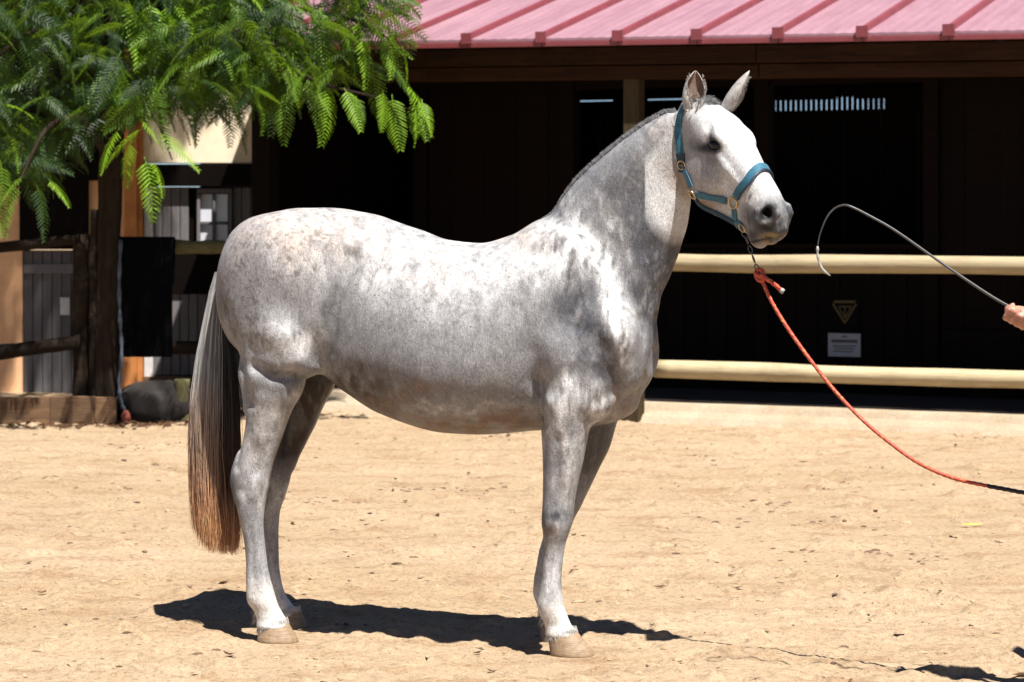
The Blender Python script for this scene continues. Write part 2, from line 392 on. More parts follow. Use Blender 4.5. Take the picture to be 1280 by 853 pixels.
# handler
t = NT('skin'); nz = t.noise(35, 4, .6); t.bs(Base__Color=t.ramp(nz, [(.3, (.32, .14, .09)), (.7, (.42, .21, .145))]), Roughness=.5, Subsurface__Weight=.08); M_skin = t.m
M_shirt = simple('navy_cotton', (.03, .045, .09), .9, 0, 60, .3); M_trouser = simple('beige_twill', (.32, .25, .17), .9, 0, 60, .25); M_boot = simple('brown_leather', (.07, .035, .02), .45, 0, 30, .3); M_hairp = simple('brown_hair', (.05, .03, .02), .6, 0, 90, .4)

# the picture is exposed for pale ground, so every dry surface is set to the darker end of its real range
K_ALB = .56
for m_ in bpy.data.materials:
    if m_.name in ('leaf', 'skin', 'eye', 'brass', 'dark_steel'): continue
    b_ = m_.node_tree.nodes['Principled BSDF']; i_ = b_.inputs['Base Color']
    if i_.is_linked:
        l_ = i_.links[0]; q = m_.node_tree.nodes.new('ShaderNodeMixRGB'); q.blend_type = 'MULTIPLY'; q.inputs[0].default_value = 1; q.inputs[2].default_value = (K_ALB, K_ALB, K_ALB, 1)
        m_.node_tree.links.new(l_.from_socket, q.inputs[1]); m_.node_tree.links.new(q.outputs[0], i_)
    else: i_.default_value = tuple(c*K_ALB for c in i_.default_value[:3])+(1,)
# ================================================================ HORSE
# own frame: u towards the head, v towards the horse's right (our side), z up
H_YAW = radians(15); HU = np.array([cos(H_YAW), -sin(H_YAW), 0]); HV = np.array([-sin(H_YAW), -cos(H_YAW), 0])
H_O = np.array([-.295, 9.130, 0])
def h2w(p):
    p = np.asarray(p, float); return H_O+p[..., :1]*HU+p[..., 1:2]*HV+p[..., 2:3]*np.array([0, 0, 1.])
def w2h(p):
    d = np.asarray(p, float)-H_O; return np.stack([d@HU, d@HV, d[..., 2]], -1)
def h2px(p):
    w = h2w(p); return np.stack([CX+F_PX*w[..., 0]/w[..., 1], CY+F_PX*(CAM_H-w[..., 2])/w[..., 1]], -1)
def UZ(px, py, v):
    k = (px-CX)/F_PX; u = (k*(H_O[1]+v*HV[1])-H_O[0]-v*HV[0])/(HU[0]-k*HU[1])
    Y = H_O[1]+u*HU[1]+v*HV[1]; return u, CAM_H-(py-CY)/F_PX*Y
def leg_rows(rows, p=2.2):
    out = []
    for (py, xl, xr, v, b) in rows:
        ul, z = UZ(xl, py, v); ur, _ = UZ(xr, py, v); h = (ur-ul)/2; a = math.sqrt(max(h*h-(b*math.tan(H_YAW))**2, (h*.7)**2))
        out.append((z, (ul+ur)/2, v, a, a, b, b, p))
    return out
HEAD_YAW = radians(28)                                       # turned towards us out of the body line
hh = np.array([cos(HEAD_YAW), sin(HEAD_YAW), 0]); up_ = np.array([0, 0, 1.])
HT = .66*hh-.75*up_; HN = .75*hh+.66*up_; HT /= np.linalg.norm(HT); HN /= np.linalg.norm(HN)
HB = np.array([-sin(HEAD_YAW), cos(HEAD_YAW), 0])
HP = w2h(np.array(at(873, 140, 8.80)))
HE1 = .82*HT+.57*HN; HE2 = -.57*HT+.82*HN                       # along and across the eye slit
def he(a, c, b): return HP+HT*.186+HN*.030+HE1*a+HE2*c+HB*b
def hd(t, n, b): return HP+HT*t+HN*n+HB*b
def build_horse_field(vox):
    S = SDF((-1.0, -.42, .02), (1.36, .50, 2.02), vox)
    # trunk: silhouette top and bottom, half width, roundness, height of the widest place (fraction)
    T = [(280, 335, 392, .07, 2.0, .5), (286, 308, 415, .13, 2.0, .5), (299, 284, 435, .18, 2.1, .5), (322, 270, 450, .225, 2.2, .5), (360, 262, 456, .268, 2.3, .5),
         (400, 260, 462, .262, 2.25, .46), (440, 263, 492, .262, 2.2, .42), (480, 272, 517, .285, 2.15, .42), (520, 286, 532, .305, 2.1, .42),
         (560, 300, 541, .315, 2.05, .42), (600, 304, 543, .315, 2.05, .42), (640, 294, 541, .298, 2.05, .43), (680, 273, 538, .262, 2.0, .44),
         (712, 268, 536, .225, 2.0, .42), (745, 300, 532, .20, 2.1, .40), (775, 340, 520, .175, 2.2, .42), (798, 380, 497, .14, 2.2, .45), (812, 410, 475, .09, 2.1, .5)]
    st = []
    for (x, yt, yb, hw, p, f) in T:
        u, zt = UZ(x, yt, 0); _, zb = UZ(x, yb, 0); zc = zb+(zt-zb)*f; st.append((u, 0, zc, hw, hw, zt-zc, zc-zb, p))
    S.loft(0, st, .03)
    for s in (1, -1):
        q = lambda x, y, v: np.array([UZ(x, y, v)[0], s*v, UZ(x, y, v)[1]])
        # haunch: gluteal, biceps femoris, stifle
        S.ellipsoid(q(352, 335, .15), (.205, .11, .18), k=.07)
        S.ellipsoid(q(335, 395, .16), (.145, .10, .18), k=.05)
        S.ellipsoid(q(375, 440, .175), (.085, .075, .10), k=.05)       # stifle
        S.ellipsoid(q(345, 415, .20), (.12, .06, .12), k=.05)
        # shoulder blade, point of shoulder, triceps
        S.ellipsoid(q(720, 355, .15), (.12, .07, .20), k=.06, R=[[.93, 0, .36], [0, 1, 0], [-.36, 0, .93]])
        S.ellipsoid(q(757, 420, .145), (.11, .085, .14), k=.06)
        S.ellipsoid(q(705, 445, .175), (.125, .075, .115), k=.045)
        S.ellipsoid(q(780, 448, .11), (.07, .085, .12), k=.05)         # breast muscle
        S.ellipsoid(q(735, 490, .15), (.105, .08, .11), k=.04)
        S.ellipsoid(q(672, 395, .19), (.09, .05, .17), k=.06)           # behind the shoulder
    S.chain([np.array([UZ(x_, y_, 0)[0], 0, UZ(x_, y_, 0)[1]]) for x_, y_ in ((294, 340), (284, 356), (277, 380), (272, 405))], [.030, .024, .018, .012], .02)     # dock of the tail
    S.ellipsoid((UZ(762, 505, 0)[0], 0, UZ(762, 505, 0)[1]), (.10, .09, .05), k=.05)
    # near hind leg
    nh = [(425, 300, 400, .165, .08), (450, 300, 397, .165, .10), (470, 299, 384, .165, .094), (490, 303, 377, .165, .082), (512, 305, 365, .162, .07),
          (535, 304, 356, .158, .061), (555, 300, 349, .156, .054), (572, 294, 343, .155, .050), (588, 289.5, 339, .155, .048), (604, 288.5, 336, .155, .047), (620, 292, 333, .155, .045),
          (638, 297, 330, .155, .042), (656, 301.5, 329, .155, .037), (680, 306, 331, .155, .032), (705, 308, 334, .155, .031), (722, 308, 337.5, .155, .034),
          (738, 308.5, 342, .155, .039), (752, 310, 346, .155, .040), (764, 318, 352, .155, .036), (774, 321, 358, .155, .037), (780, 321, 361, .155, .042), (784.5, 321, 362, .155, .0435)]
    S.loft(2, leg_rows(nh), .03)
    fh = [(410, 305, 425, -.15, .09), (440, 302, 426, -.16, .11), (465, 299, 424, -.16, .10), (488, 303, 414, -.16, .088), (508, 306, 403, -.16, .075), (535, 312, 391, -.157, .063), (556, 316, 381, -.155, .055),
          (572, 316, 373, -.15, .050), (588, 313, 367, -.15, .048), (604, 312, 361, -.15, .047), (620, 316, 356, -.15, .045),
          (640, 320, 349.5, -.15, .040), (660, 322, 348, -.15, .034), (680, 324, 348, -.15, .031), (704, 324, 348.5, -.15, .031), (720, 323, 350.5, -.15, .034),
          (733, 324, 353, -.15, .039), (745, 328, 358, -.15, .039), (757, 335, 367, -.15, .036), (764, 338, 374, -.15, .040), (768.5, 338, 377, -.15, .043)]
    S.loft(2, leg_rows(fh), .03)
    # near fore leg
    nf = [(450, 676, 758, .165, .07), (480, 674, 752, .165, .08), (505, 674, 745, .165, .082), (532, 676, 738, .163, .075), (550, 677.5, 734, .160, .069), (576, 678.5, 729, .157, .061),
          (606, 678.7, 722, .154, .054), (632, 678, 718, .152, .050), (650, 677, 716, .151, .050), (664, 678, 712, .151, .046), (680, 680, 707, .151, .036),
          (698, 679, 704, .151, .030), (720, 677, 702, .151, .030), (738, 674.5, 702.5, .151, .034), (754, 672, 705, .151, .038), (768, 675, 709, .151, .037), (780, 680.5, 714, .151, .035),
          (788, 682, 720, .151, .041), (794.5, 681.5, 723, .151, .0435)]
    S.loft(2, leg_rows(nf), .028)
    ff = [(450, 700, 785, -.14, .07), (480, 700, 783, -.14, .08), (510, 702, 777, -.14, .078), (532, 704, 770, -.138, .072), (559, 703, 762, -.136, .064), (581, 699, 751, -.134, .058),
          (606, 693, 739, -.132, .053), (628, 687, 728, -.13, .050), (645, 682, 719, -.13, .049), (658, 680, 714, -.13, .044), (672, 678.5, 707, -.13, .035),
          (690, 673.5, 699, -.13, .030), (710, 670, 694, -.13, .030), (728, 667, 691, -.13, .034), (742, 666.5, 695, -.13, .038), (755, 671, 700, -.13, .036), (766, 676, 706, -.13, .036),
          (774, 675, 707, -.13, .043)]
    S.loft(2, leg_rows(ff), .028)
    # neck, horizontal slices from the poll down into the chest
    nk = [(142, 832, 866, .062, .045), (155, 808, 868, .058, .060), (172, 784, 868, .052, .072), (190, 761, 868, .046, .082), (210, 738, 866, .04, .090), (230, 717.5, 864, .032, .100), (250, 702, 864, .024, .110),
          (270, 690, 862, .018, .118), (292, 676, 857, .01, .128), (315, 668, 850, 0, .140), (342, 664, 840, 0, .150), (372, 668, 827, 0, .162), (400, 675, 821, 0, .168),
          (430, 690, 819, 0, .15)]
    S.loft(2, leg_rows(nk, 2.0), .04)
    # head
    ht = [(-.055, .025, .05, .040, 2, 0, .04), (0, .062, .10, .068, 2, .0, .05), (.07, .088, .15, .086, 2.2, .02, .058), (.13, .094, .185, .096, 2.3, .03, .062), (.19, .088, .205, .094, 2.4, .03, .066),
          (.25, .084, .212, .082, 2.5, .02, .060), (.31, .080, .188, .068, 2.4, .015, .048), (.38, .076, .150, .058, 2.3, .01, .040), (.44, .070, .126, .056, 2.3, .0, .040),
          (.49, .060, .108, .053, 2.3, -.01, .042), (.53, .040, .092, .048, 2.2, -.02, .042), (.558, .012, .066, .036, 2, -.03, .03)]
    ht = [(t, a-c, b+c, m, p, c, l) for (t, a, b, m, p, c, l) in ht]
    S.loft_free(HP, HT, HN, HB, ht, .03)
    RH = [HT, HN, HB]
    for s in (1, -1):
        S.ellipsoid(hd(.165, .055, s*.086), (.042, .020, .018), RH, k=.022)       # brow
        S.ellipsoid(hd(.21, -.085, s*.056), (.088, .088, .026), RH, k=.025)       # cheek plate
        S.chain([hd(.215, .012, s*.086), hd(.27, .005, s*.073), hd(.33, .002, s*.060)], [.013, .014, .009], .014)  # facial crest
        S.ellipsoid(hd(.215, -.035, s*.098), (.03, .02, .006), RH, k=.02, mode='sub')
        S.ellipsoid(hd(.115, .055, s*.098), (.028, .016, .014), RH, k=.02, mode='sub')  # hollow above the eye
        S.ellipsoid(he(0, 0, s*.102), (.031, .0165, .024), [HE1, HE2, HB], k=.007, mode='sub')  # socket
        S.chain([he(-.032, .004, s*.088), he(-.020, .016, s*.093), he(-.002, .0205, s*.096), he(.018, .014, s*.092), he(.034, -.002, s*.084)], [.004, .0065, .007, .006, .004], .007)
        S.chain([he(-.032, .0, s*.088), he(-.018, -.015, s*.091), he(.0, -.0185, s*.092), he(.020, -.013, s*.089), he(.036, -.004, s*.082)], [.004, .0055, .006, .005, .004], .007)
        S.chain([he(-.022, -.026, s*.092), he(.0, -.029, s*.093), he(.024, -.022, s*.090)], [.003, .004, .003], .008)
        # nostril rim and hole
        S.chain([hd(.462, .036, s*.042), hd(.486, .050, s*.038), hd(.508, .042, s*.038), hd(.518, .014, s*.041), hd(.510, -.010, s*.047)], [.008, .010, .010, .009, .008], .014)
        S.chain([hd(.464, .024, s*.052), hd(.466, .0, s*.058), hd(.482, -.020, s*.060), hd(.504, -.026, s*.056)], [.007, .009, .010, .008], .012)
        S.chain([hd(.484, .030, s*.066), hd(.497, .016, s*.064), hd(.500, .002, s*.060)], [.012, .0165, .011], .006, 'sub')
        S.chain([hd(.49, .022, s*.05), hd(.46, .010, s*.035)], [.015, .010], .004, 'sub')
        # mouth line, veins of the face
        S.chain([hd(.435, -.080, s*.056), hd(.47, -.076, s*.058), hd(.505, -.070, s*.056), hd(.535, -.062, s*.046), hd(.556, -.052, s*.028)], [.004, .0055, .006, .006, .006], .006, 'sub')
    S.ellipsoid(hd(.505, -.098, 0), (.036, .024, .034), RH, k=.015)              # chin
    # ---- muscles, creases and bones: (side, line in photo pixels, v of that surface, width, depth)
    def D(pts, v, sig, amp, sides=(1, -1), off=(0, 0), vmin=.02):
        for sd in sides:
            S.dent([UZ(x+off[0], y+off[1], v) for x, y in pts], sig, amp, sd, vmin)
    D([(434, 325), (424, 360), (413, 395), (405, 428), (399, 456)], .26, .026, .026)
    D([(462, 345), (440, 385), (428, 420)], .28, .055, .010)
    D([(418, 300)], .22, .035, -.012)
    D([(348, 420)], .26, .05, -.022); D([(380, 452)], .22, .03, -.008)
    D([(330, 320), (310, 380)], .22, .06, -.006)
    D([(283, 385), (294, 430), (306, 478), (312, 505)], .24, .012, .012)
    D([(318, 330), (308, 390), (318, 450)], .25, .028, .006)
    D([(322, 458), (345, 471), (372, 470)], .22, .015, .015); D([(392, 462), (410, 455)], .24, .018, -.010)
    D([(705, 285), (735, 350), (765, 415)], .2, .028, -.008)
    D([(682, 315), (672, 370), (666, 430), (668, 470)], .22, .032, .009)
    D([(728, 330), (745, 390), (752, 430)], .22, .022, .007)
    D([(703, 440)], .24, .06, -.012); D([(778, 425)], .2, .045, -.018); D([(745, 455), (730, 500)], .22, .03, -.006)
    D([(722, 415), (718, 460), (726, 490)], .24, .018, .007)
    D([(668, 440), (671, 485)], .24, .030, .009); D([(671, 480), (675, 505), (676, 528)], .24, .016, .014)
    D([(688, 502)], .22, .022, -.010)
    D([(796, 400), (800, 430), (790, 462), (770, 488), (750, 502)], .16, .014, .008)
    D([(852, 270), (836, 320), (822, 365)], .10, .020, .010, vmin=.0)
    D([(812, 290), (796, 350), (786, 400)], .13, .04, -.008)
    D([(770, 250), (745, 310), (738, 370)], .15, .035, .007)
    D([(790, 195), (745, 265)], .1, .04, -.005)
    for i in range(9):
        x = 480+i*21; D([(x+6, 370), (x, 430), (x-12, 485)], .3, .013, .0011)
        D([(x+16, 370), (x+10, 430), (x-2, 485)], .3, .013, -.0008)
    D([(620, 528), (570, 515), (520, 497), (480, 478)], .24, .008, -.004)
    for sd, off in ((1, (0, 0)), (-1, (20, -8))):
        D([(311, 520), (304, 555), (300, 585)], .155, .009, .010, (sd,), off)
        D([(325, 600), (320, 618)], .155, .014, -.006, (sd,), off); D([(308, 612)], .155, .012, .005, (sd,), off)
        D([(318, 660), (320, 700), (320, 722)], .155, .005, .005, (sd,), off); D([(320, 746)], .155, .018, -.004, (sd,), off)
        D([(338, 500), (328, 545)], .155, .022, -.006, (sd,), off)
    for sd, off in ((1, (0, 0)), (-1, (-8, -12))):
        D([(691, 700), (688, 735)], .151, .005, .005, (sd,), off)
        D([(700, 655)], .151, .022, -.005, (sd,), off); D([(686, 664)], .151, .010, .006, (sd,), off); D([(688, 758)], .151, .018, -.004, (sd,), off)
        D([(703, 545), (700, 595), (697, 630)], .16, .011, .006, (sd,), off); D([(717, 560), (710, 600)], .16, .018, -.005, (sd,), off)
    c0 = UZ(806, 395, 0); c1 = UZ(816, 450, 0); c2 = UZ(800, 505, 0)
    S.chain([(c0[0]+.035, 0, c0[1]), (c1[0]+.030, 0, c1[1]), (c2[0]+.03, 0, c2[1])], [.012, .022, .014], .03, 'sub')
    return S

def ear(base, tip, side, D, r, bend, n=14, m=15, th=.004):
    """cupped ear in the horse's frame; D is where the opening faces"""
    base = np.array(base, float); tip = np.array(tip, float); ax = tip-base; L = np.linalg.norm(ax); ax /= L
    D = np.array(D, float); D -= ax*(D@ax); D /= np.linalg.norm(D); W = np.cross(ax, D)
    prof = [(0, .72), (.12, .86), (.3, 1.0), (.5, .97), (.68, .80), (.84, .52), (.95, .24), (1, .05)]
    vs = []
    for lay in (0, 1):
        for i in range(n+1):
            s = i/n; rr = r*np.interp(s, [p[0] for p in prof], [p[1] for p in prof]); c = base+ax*L*s+np.array(bend)*sin(pi*s)+W*0
            span = radians(165-60*min(s*1.6, 1))
            for j in range(m):
                a = -span+2*span*j/(m-1); q = max(rr-th*lay, .0008)
                vs.append(c+q*(-D*cos(a)*.85+W*sin(a))+(D*(.30*rr)))
    fs = []; o = (n+1)*m
    for i in range(n):
        for j in range(m-1):
            a = i*m+j; fs.append((a, a+1, a+m+1, a+m)); fs.append((o+a, o+a+m, o+a+m+1, o+a+1))
        for j, fl in ((0, 0), (m-1, 1)):
            a = i*m+j; q = (a, a+m, o+a+m, o+a); fs.append(q if not fl else q[::-1])
    for j in range(m-1):
        a = n*m+j; fs.append((a, a+1, o+a+1, o+a))
    inner = np.zeros(len(vs)); inner[o:] = 1
    return np.array(vs), fs, inner
def hpx(x, y, Y): return w2h(np.array(at(x, y, Y)))
def wdir(x, y, z): return np.array([np.dot((x, y, 0), HU), np.dot((x, y, 0), HV), z])
EARS = [(hpx(864, 139, 8.74), hpx(869.5, 88.5, 8.76), wdir(.25, -1, .05), .041, (0, 0, 0)),
        (hpx(905, 135, 8.76), hpx(937, 88.5, 8.72), wdir(.9, -.12, -.45), .035, (0, 0, 0))]

def flipv(p): p = np.array(p, float); p[..., 1] *= -1; return p
def to_mesh(name, co, fs):
    """geometry given in the horse's (u, v, z) frame -> mesh in the empty's right-handed frame, normals outward"""
    co = flipv(co); me = bpy.data.meshes.new(name)
    if isinstance(fs, np.ndarray): me = mesh_np(name, co, fs)
    else: me.from_pydata([tuple(c) for c in co], [], [tuple(f) for f in fs]); me.update()
    bm = bmesh.new(); bm.from_mesh(me)
    if len(me.polygons) < 60000: bmesh.ops.recalc_face_normals(bm, faces=bm.faces)
    bm.to_mesh(me); bm.free(); return me
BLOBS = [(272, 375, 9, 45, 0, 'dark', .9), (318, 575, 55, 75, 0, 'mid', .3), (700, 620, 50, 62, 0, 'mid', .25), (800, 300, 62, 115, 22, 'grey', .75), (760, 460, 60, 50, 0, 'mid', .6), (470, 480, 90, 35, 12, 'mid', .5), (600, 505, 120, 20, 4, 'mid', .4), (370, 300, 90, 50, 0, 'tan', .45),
    # coat patches plus painted light and shade, by where they lie: x, y, rx, ry, tilt, colour, strength
    (560, 330, 220, 42, 2, 'light', .6), (380, 275, 110, 22, 0, 'light', .5), (380, 290, 90, 30, 0, 'tan', .45), (300, 330, 40, 60, 15, 'mid', .4), (545, 335, 40, 28, 0, 'tan', .35), (650, 295, 40, 22, -25, 'tan', .45),  # light along the back and croup paints in the sun's highlight
    (470, 420, 70, 60, 0, 'grey', .30), (560, 450, 110, 50, 0, 'grey', .26), (430, 420, 34, 70, 10, 'mid', .45), (300, 400, 25, 60, -8, 'grey', .35), (330, 370, 60, 30, 0, 'mid', .4), (410, 385, 9, 55, 10, 'dark', .38),  # the narrow dark flank line paints shade into the crease
    (352, 425, 32, 26, 0, 'light', .55), (345, 470, 28, 15, 10, 'dark', .75), (320, 490, 22, 22, 0, 'mid', .5), (362, 492, 14, 12, 0, 'light', .4), (338, 528, 20, 22, 0, 'light', .45),  # light thigh bulge and dark stifle hollow have their shading painted in
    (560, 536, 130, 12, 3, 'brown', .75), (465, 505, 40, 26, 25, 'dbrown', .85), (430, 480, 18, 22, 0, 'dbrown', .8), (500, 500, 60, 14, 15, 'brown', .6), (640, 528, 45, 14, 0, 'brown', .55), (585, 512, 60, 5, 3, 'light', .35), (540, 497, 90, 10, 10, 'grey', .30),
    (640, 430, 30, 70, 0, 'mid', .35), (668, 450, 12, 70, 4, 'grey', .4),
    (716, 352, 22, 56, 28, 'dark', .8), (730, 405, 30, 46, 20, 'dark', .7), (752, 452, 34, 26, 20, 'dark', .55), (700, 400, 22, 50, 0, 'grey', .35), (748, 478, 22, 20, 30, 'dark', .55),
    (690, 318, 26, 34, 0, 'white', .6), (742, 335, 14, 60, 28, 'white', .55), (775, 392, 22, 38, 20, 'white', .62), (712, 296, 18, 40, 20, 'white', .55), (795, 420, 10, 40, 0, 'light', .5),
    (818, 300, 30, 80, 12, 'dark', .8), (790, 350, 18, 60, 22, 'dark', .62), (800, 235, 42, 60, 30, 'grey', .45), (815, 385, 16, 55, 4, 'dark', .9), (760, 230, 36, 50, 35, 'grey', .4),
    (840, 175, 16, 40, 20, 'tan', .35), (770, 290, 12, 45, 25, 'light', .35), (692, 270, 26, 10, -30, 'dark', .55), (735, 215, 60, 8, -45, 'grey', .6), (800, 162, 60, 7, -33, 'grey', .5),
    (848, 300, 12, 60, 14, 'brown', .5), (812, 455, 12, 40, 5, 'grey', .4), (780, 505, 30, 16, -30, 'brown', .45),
    (728, 508, 24, 26, 0, 'white', .75), (700, 520, 26, 30, 0, 'light', .45), (690, 575, 9, 50, 0, 'grey', .35), (712, 560, 8, 50, 8, 'light', .45), (706, 590, 7, 60, 6, 'light', .7), (320, 545, 14, 40, -5, 'light', .6), (322, 650, 7, 40, 0, 'light', .5), (696, 715, 8, 30, 0, 'light', .6), (683, 600, 5, 60, 0, 'grey', .5),  # light leg centres and grey rear edges paint in the fall of light
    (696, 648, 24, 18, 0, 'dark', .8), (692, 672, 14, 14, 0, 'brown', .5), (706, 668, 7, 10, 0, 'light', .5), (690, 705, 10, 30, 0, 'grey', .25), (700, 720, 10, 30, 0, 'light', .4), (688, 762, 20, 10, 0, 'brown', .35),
    (293, 585, 10, 36, 0, 'dark', .45), (298, 625, 10, 34, 0, 'dark', .7), (312, 606, 20, 12, 0, 'dark', .4), (325, 620, 10, 40, 0, 'light', .45), (318, 660, 16, 22, 0, 'grey', .35), (345, 640, 10, 40, 0, 'grey', .3), (315, 742, 9, 14, 0, 'brown', .35)]  # hock marks, with the shaded rear edge painted in as dark
COATC = {'dbrown': (.10, .075, .065), 'light': (.80, .78, .77), 'white': (.92, .91, .90), 'mid': (.30, .29, .295), 'grey': (.20, .20, .215), 'dark': (.085, .085, .10), 'tan': (.58, .46, .39), 'brown': (.30, .21, .16)}
def coat_colour(p):
    """coat colour, some light and shade painted in, at points of the horse's frame, the same on both sides"""
    q = np.array(p, float); q[:, 1] = np.abs(q[:, 1]); x, y = h2px(q).T
    st = q*np.array([9, 9, 5]); w1 = fbm(st, 4, 1)-.5; w2 = fbm(st, 4, 2)-.5
    flow = q*np.array([60, 60, 18.]); streak = fbm(flow+4*np.stack([w1, w2, w1], 1), 3, 5)-.5
    fine = fbm(q*np.array([170, 170, 75.]), 2, 8)-.5; dap = fbm(q*28, 2, 11)-.5
    xw = x+w1*60; yw = y+w2*60
    nk_ = np.clip((x-680)/40, 0, 1)*np.clip((540-y)/40, 0, 1)            # coarser, longer streaks on the neck and shoulder
    mot = fbm(q*np.array([34, 34, 22.])+3*np.stack([w1, w2, w1], 1), 3, 31)-.5; spk = fbm(q*90, 2, 33)
    c = np.tile(np.array([.495, .488, .495]), (len(x), 1))
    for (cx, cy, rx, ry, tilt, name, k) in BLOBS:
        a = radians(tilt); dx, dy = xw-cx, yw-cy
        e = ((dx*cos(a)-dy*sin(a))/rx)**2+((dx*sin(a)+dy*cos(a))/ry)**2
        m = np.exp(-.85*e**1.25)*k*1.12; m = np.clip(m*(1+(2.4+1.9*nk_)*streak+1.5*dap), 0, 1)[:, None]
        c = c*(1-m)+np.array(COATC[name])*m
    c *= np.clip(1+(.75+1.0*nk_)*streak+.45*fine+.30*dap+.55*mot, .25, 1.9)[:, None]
    # brownish flecks over the croup, loins and flank
    fz = np.clip((spk-.60)/.07, 0, 1)*np.clip((vnoise(q*5, 41)-.30)/.3, 0, 1)*np.clip((470-y)/60, 0, 1)*np.clip((620-x)/120, 0, 1)*.55; c = c*(1-fz[:, None])+np.array([.17, .125, .105])*fz[:, None]
    # body shade painted as dark colour between the hind legs and inside the forearms
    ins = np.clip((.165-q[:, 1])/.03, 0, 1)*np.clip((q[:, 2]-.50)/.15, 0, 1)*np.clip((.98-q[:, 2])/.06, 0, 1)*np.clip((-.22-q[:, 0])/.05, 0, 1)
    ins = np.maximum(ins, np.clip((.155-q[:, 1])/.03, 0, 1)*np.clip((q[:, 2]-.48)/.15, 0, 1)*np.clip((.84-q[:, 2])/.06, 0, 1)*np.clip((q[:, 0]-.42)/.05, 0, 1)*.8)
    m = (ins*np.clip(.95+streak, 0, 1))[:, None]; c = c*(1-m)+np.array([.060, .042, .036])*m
    # white pasterns, darker hocks downwards
    zz = q[:, 2]+w1*.05; m = (np.clip((.24-zz)/.10, 0, 1)*(q[:, 0] < 1))[:, None]; m = m*np.clip(.9+.9*streak, 0, 1)[:, None]; c = c*(1-m)+np.array([1.2, 1.15, 1.08])*m
    m = (np.clip((.16-zz)/.03, 0, 1)*np.clip(1-np.abs(q[:, 2]-.125)/.03, 0, 1)*.25)[:, None]; c = c*(1-m)+np.array([.5, .36, .24])*m
    # head by its own axes
    h = np.asarray(p)-HP; t, n, b = h@HT, h@HN, np.abs(h@HB)
    on = np.clip((t+.02+.25*(n+.02))/.03, 0, 1)*np.clip((.24-np.linalg.norm(h-HT*.27, axis=1)*.62)/.03, 0, 1)*(q[:, 0] > .82)
    hc = np.tile(np.array([.88, .875, .87]), (len(t), 1))
    def patch(t0, n0, rt, rn, col, k, b0=-1):
        m = np.clip(1.3-((t+w1*.03-t0)/rt)**2-((n+w2*.03-n0)/rn)**2, 0, 1)*k*(b > b0); m = np.clip(m*(1+1.2*streak), 0, 1)[:, None]; return hc*(1-m)+np.array(col)*m
    hc = patch(.10, -.10, .10, .10, (.42, .40, .39), .6); hc = patch(.24, -.13, .12, .07, (.45, .39, .35), .55); hc = patch(.28, -.19, .2, .05, (.50, .36, .28), .8)
    hc = patch(.205, -.01, .040, .03, (.22, .22, .24), .65, .04); hc = patch(.186, .030, .036, .022, (.05, .05, .055), .97, .05); hc = patch(.155, .045, .03, .02, (.17, .16, .16), .7, .05); hc = patch(.26, -.03, .03, .05, (.42, .42, .44), .5, .04)
    hc = patch(.52, .0, .085, .11, (.075, .075, .084), .95); hc = patch(.50, -.01, .05, .035, (.05, .05, .055), .85, .03); hc = patch(.45, -.05, .06, .045, (.13, .13, .14), .75)
    hc = patch(.53, -.062, .035, .016, (.42, .30, .20), .7); hc = patch(.50, -.10, .05, .03, (.17, .14, .14), .8); hc = patch(.205, -.05, .06, .05, (.30, .30, .33), .55, .04)
    hc = patch(.02, .05, .035, .03, (.20, .19, .19), .55)
    hm = HP+HT*t[:, None]+HN*n[:, None]+HB*b[:, None]; mx, my = h2px(hm).T; side = np.clip((b-.012)/.012, 0, 1)
    for (cx, cy, rx, ry, tilt, col, k) in [(868, 180, 9, 8, 0, (.20, .18, .17), .6), (892, 197, 12, 7, -25, (.30, .30, .33), .55), (884, 184, 15, 8, -5, (.018, .016, .017), 1.), (897, 189, 6, 3, -25, (.02, .02, .02), .9),
            (961, 264, 7, 10.5, 8, (.008, .007, .007), 1.), (969, 266, 2.6, 13, 4, (.05, .045, .047), .8), (957, 285.5, 8, 3.6, 12, (.012, .011, .011), .95), (951, 274, 2.2, 10, 0, (.045, .042, .045), .8), (959, 277, 5, 4, 0, (.45, .43, .40), .75),
            (966, 294.5, 13, 3.2, 8, (.50, .34, .15), .85), (948, 300.5, 20, 1.8, -10, (.015, .012, .012), .95), (936, 247, 1.8, 5.5, 25, (.05, .05, .055), .85), (980, 277, 2, 8, 0, (.07, .065, .07), .7), (945, 292, 10, 5, -25, (.075, .07, .075), .7),
            (900, 226, 4, 14, 35, (.45, .45, .47), .3), (880, 258, 26, 8, -15, (.36, .27, .22), .5)]:
        a_ = radians(tilt); dx, dy = mx-cx+w1*5, my-cy+w2*5; e_ = ((dx*cos(a_)+dy*sin(a_))/rx)**2+((-dx*sin(a_)+dy*cos(a_))/ry)**2
        m = (np.exp(-e_**1.8)*k*side)[:, None]; hc = hc*(1-m)+np.array(col)*m
    hc *= (1+.30*streak+.24*fine+.1*dap)[:, None]
    c = c*(1-on[:, None])+hc*on[:, None]
    return np.clip(c, .008, 1.25)

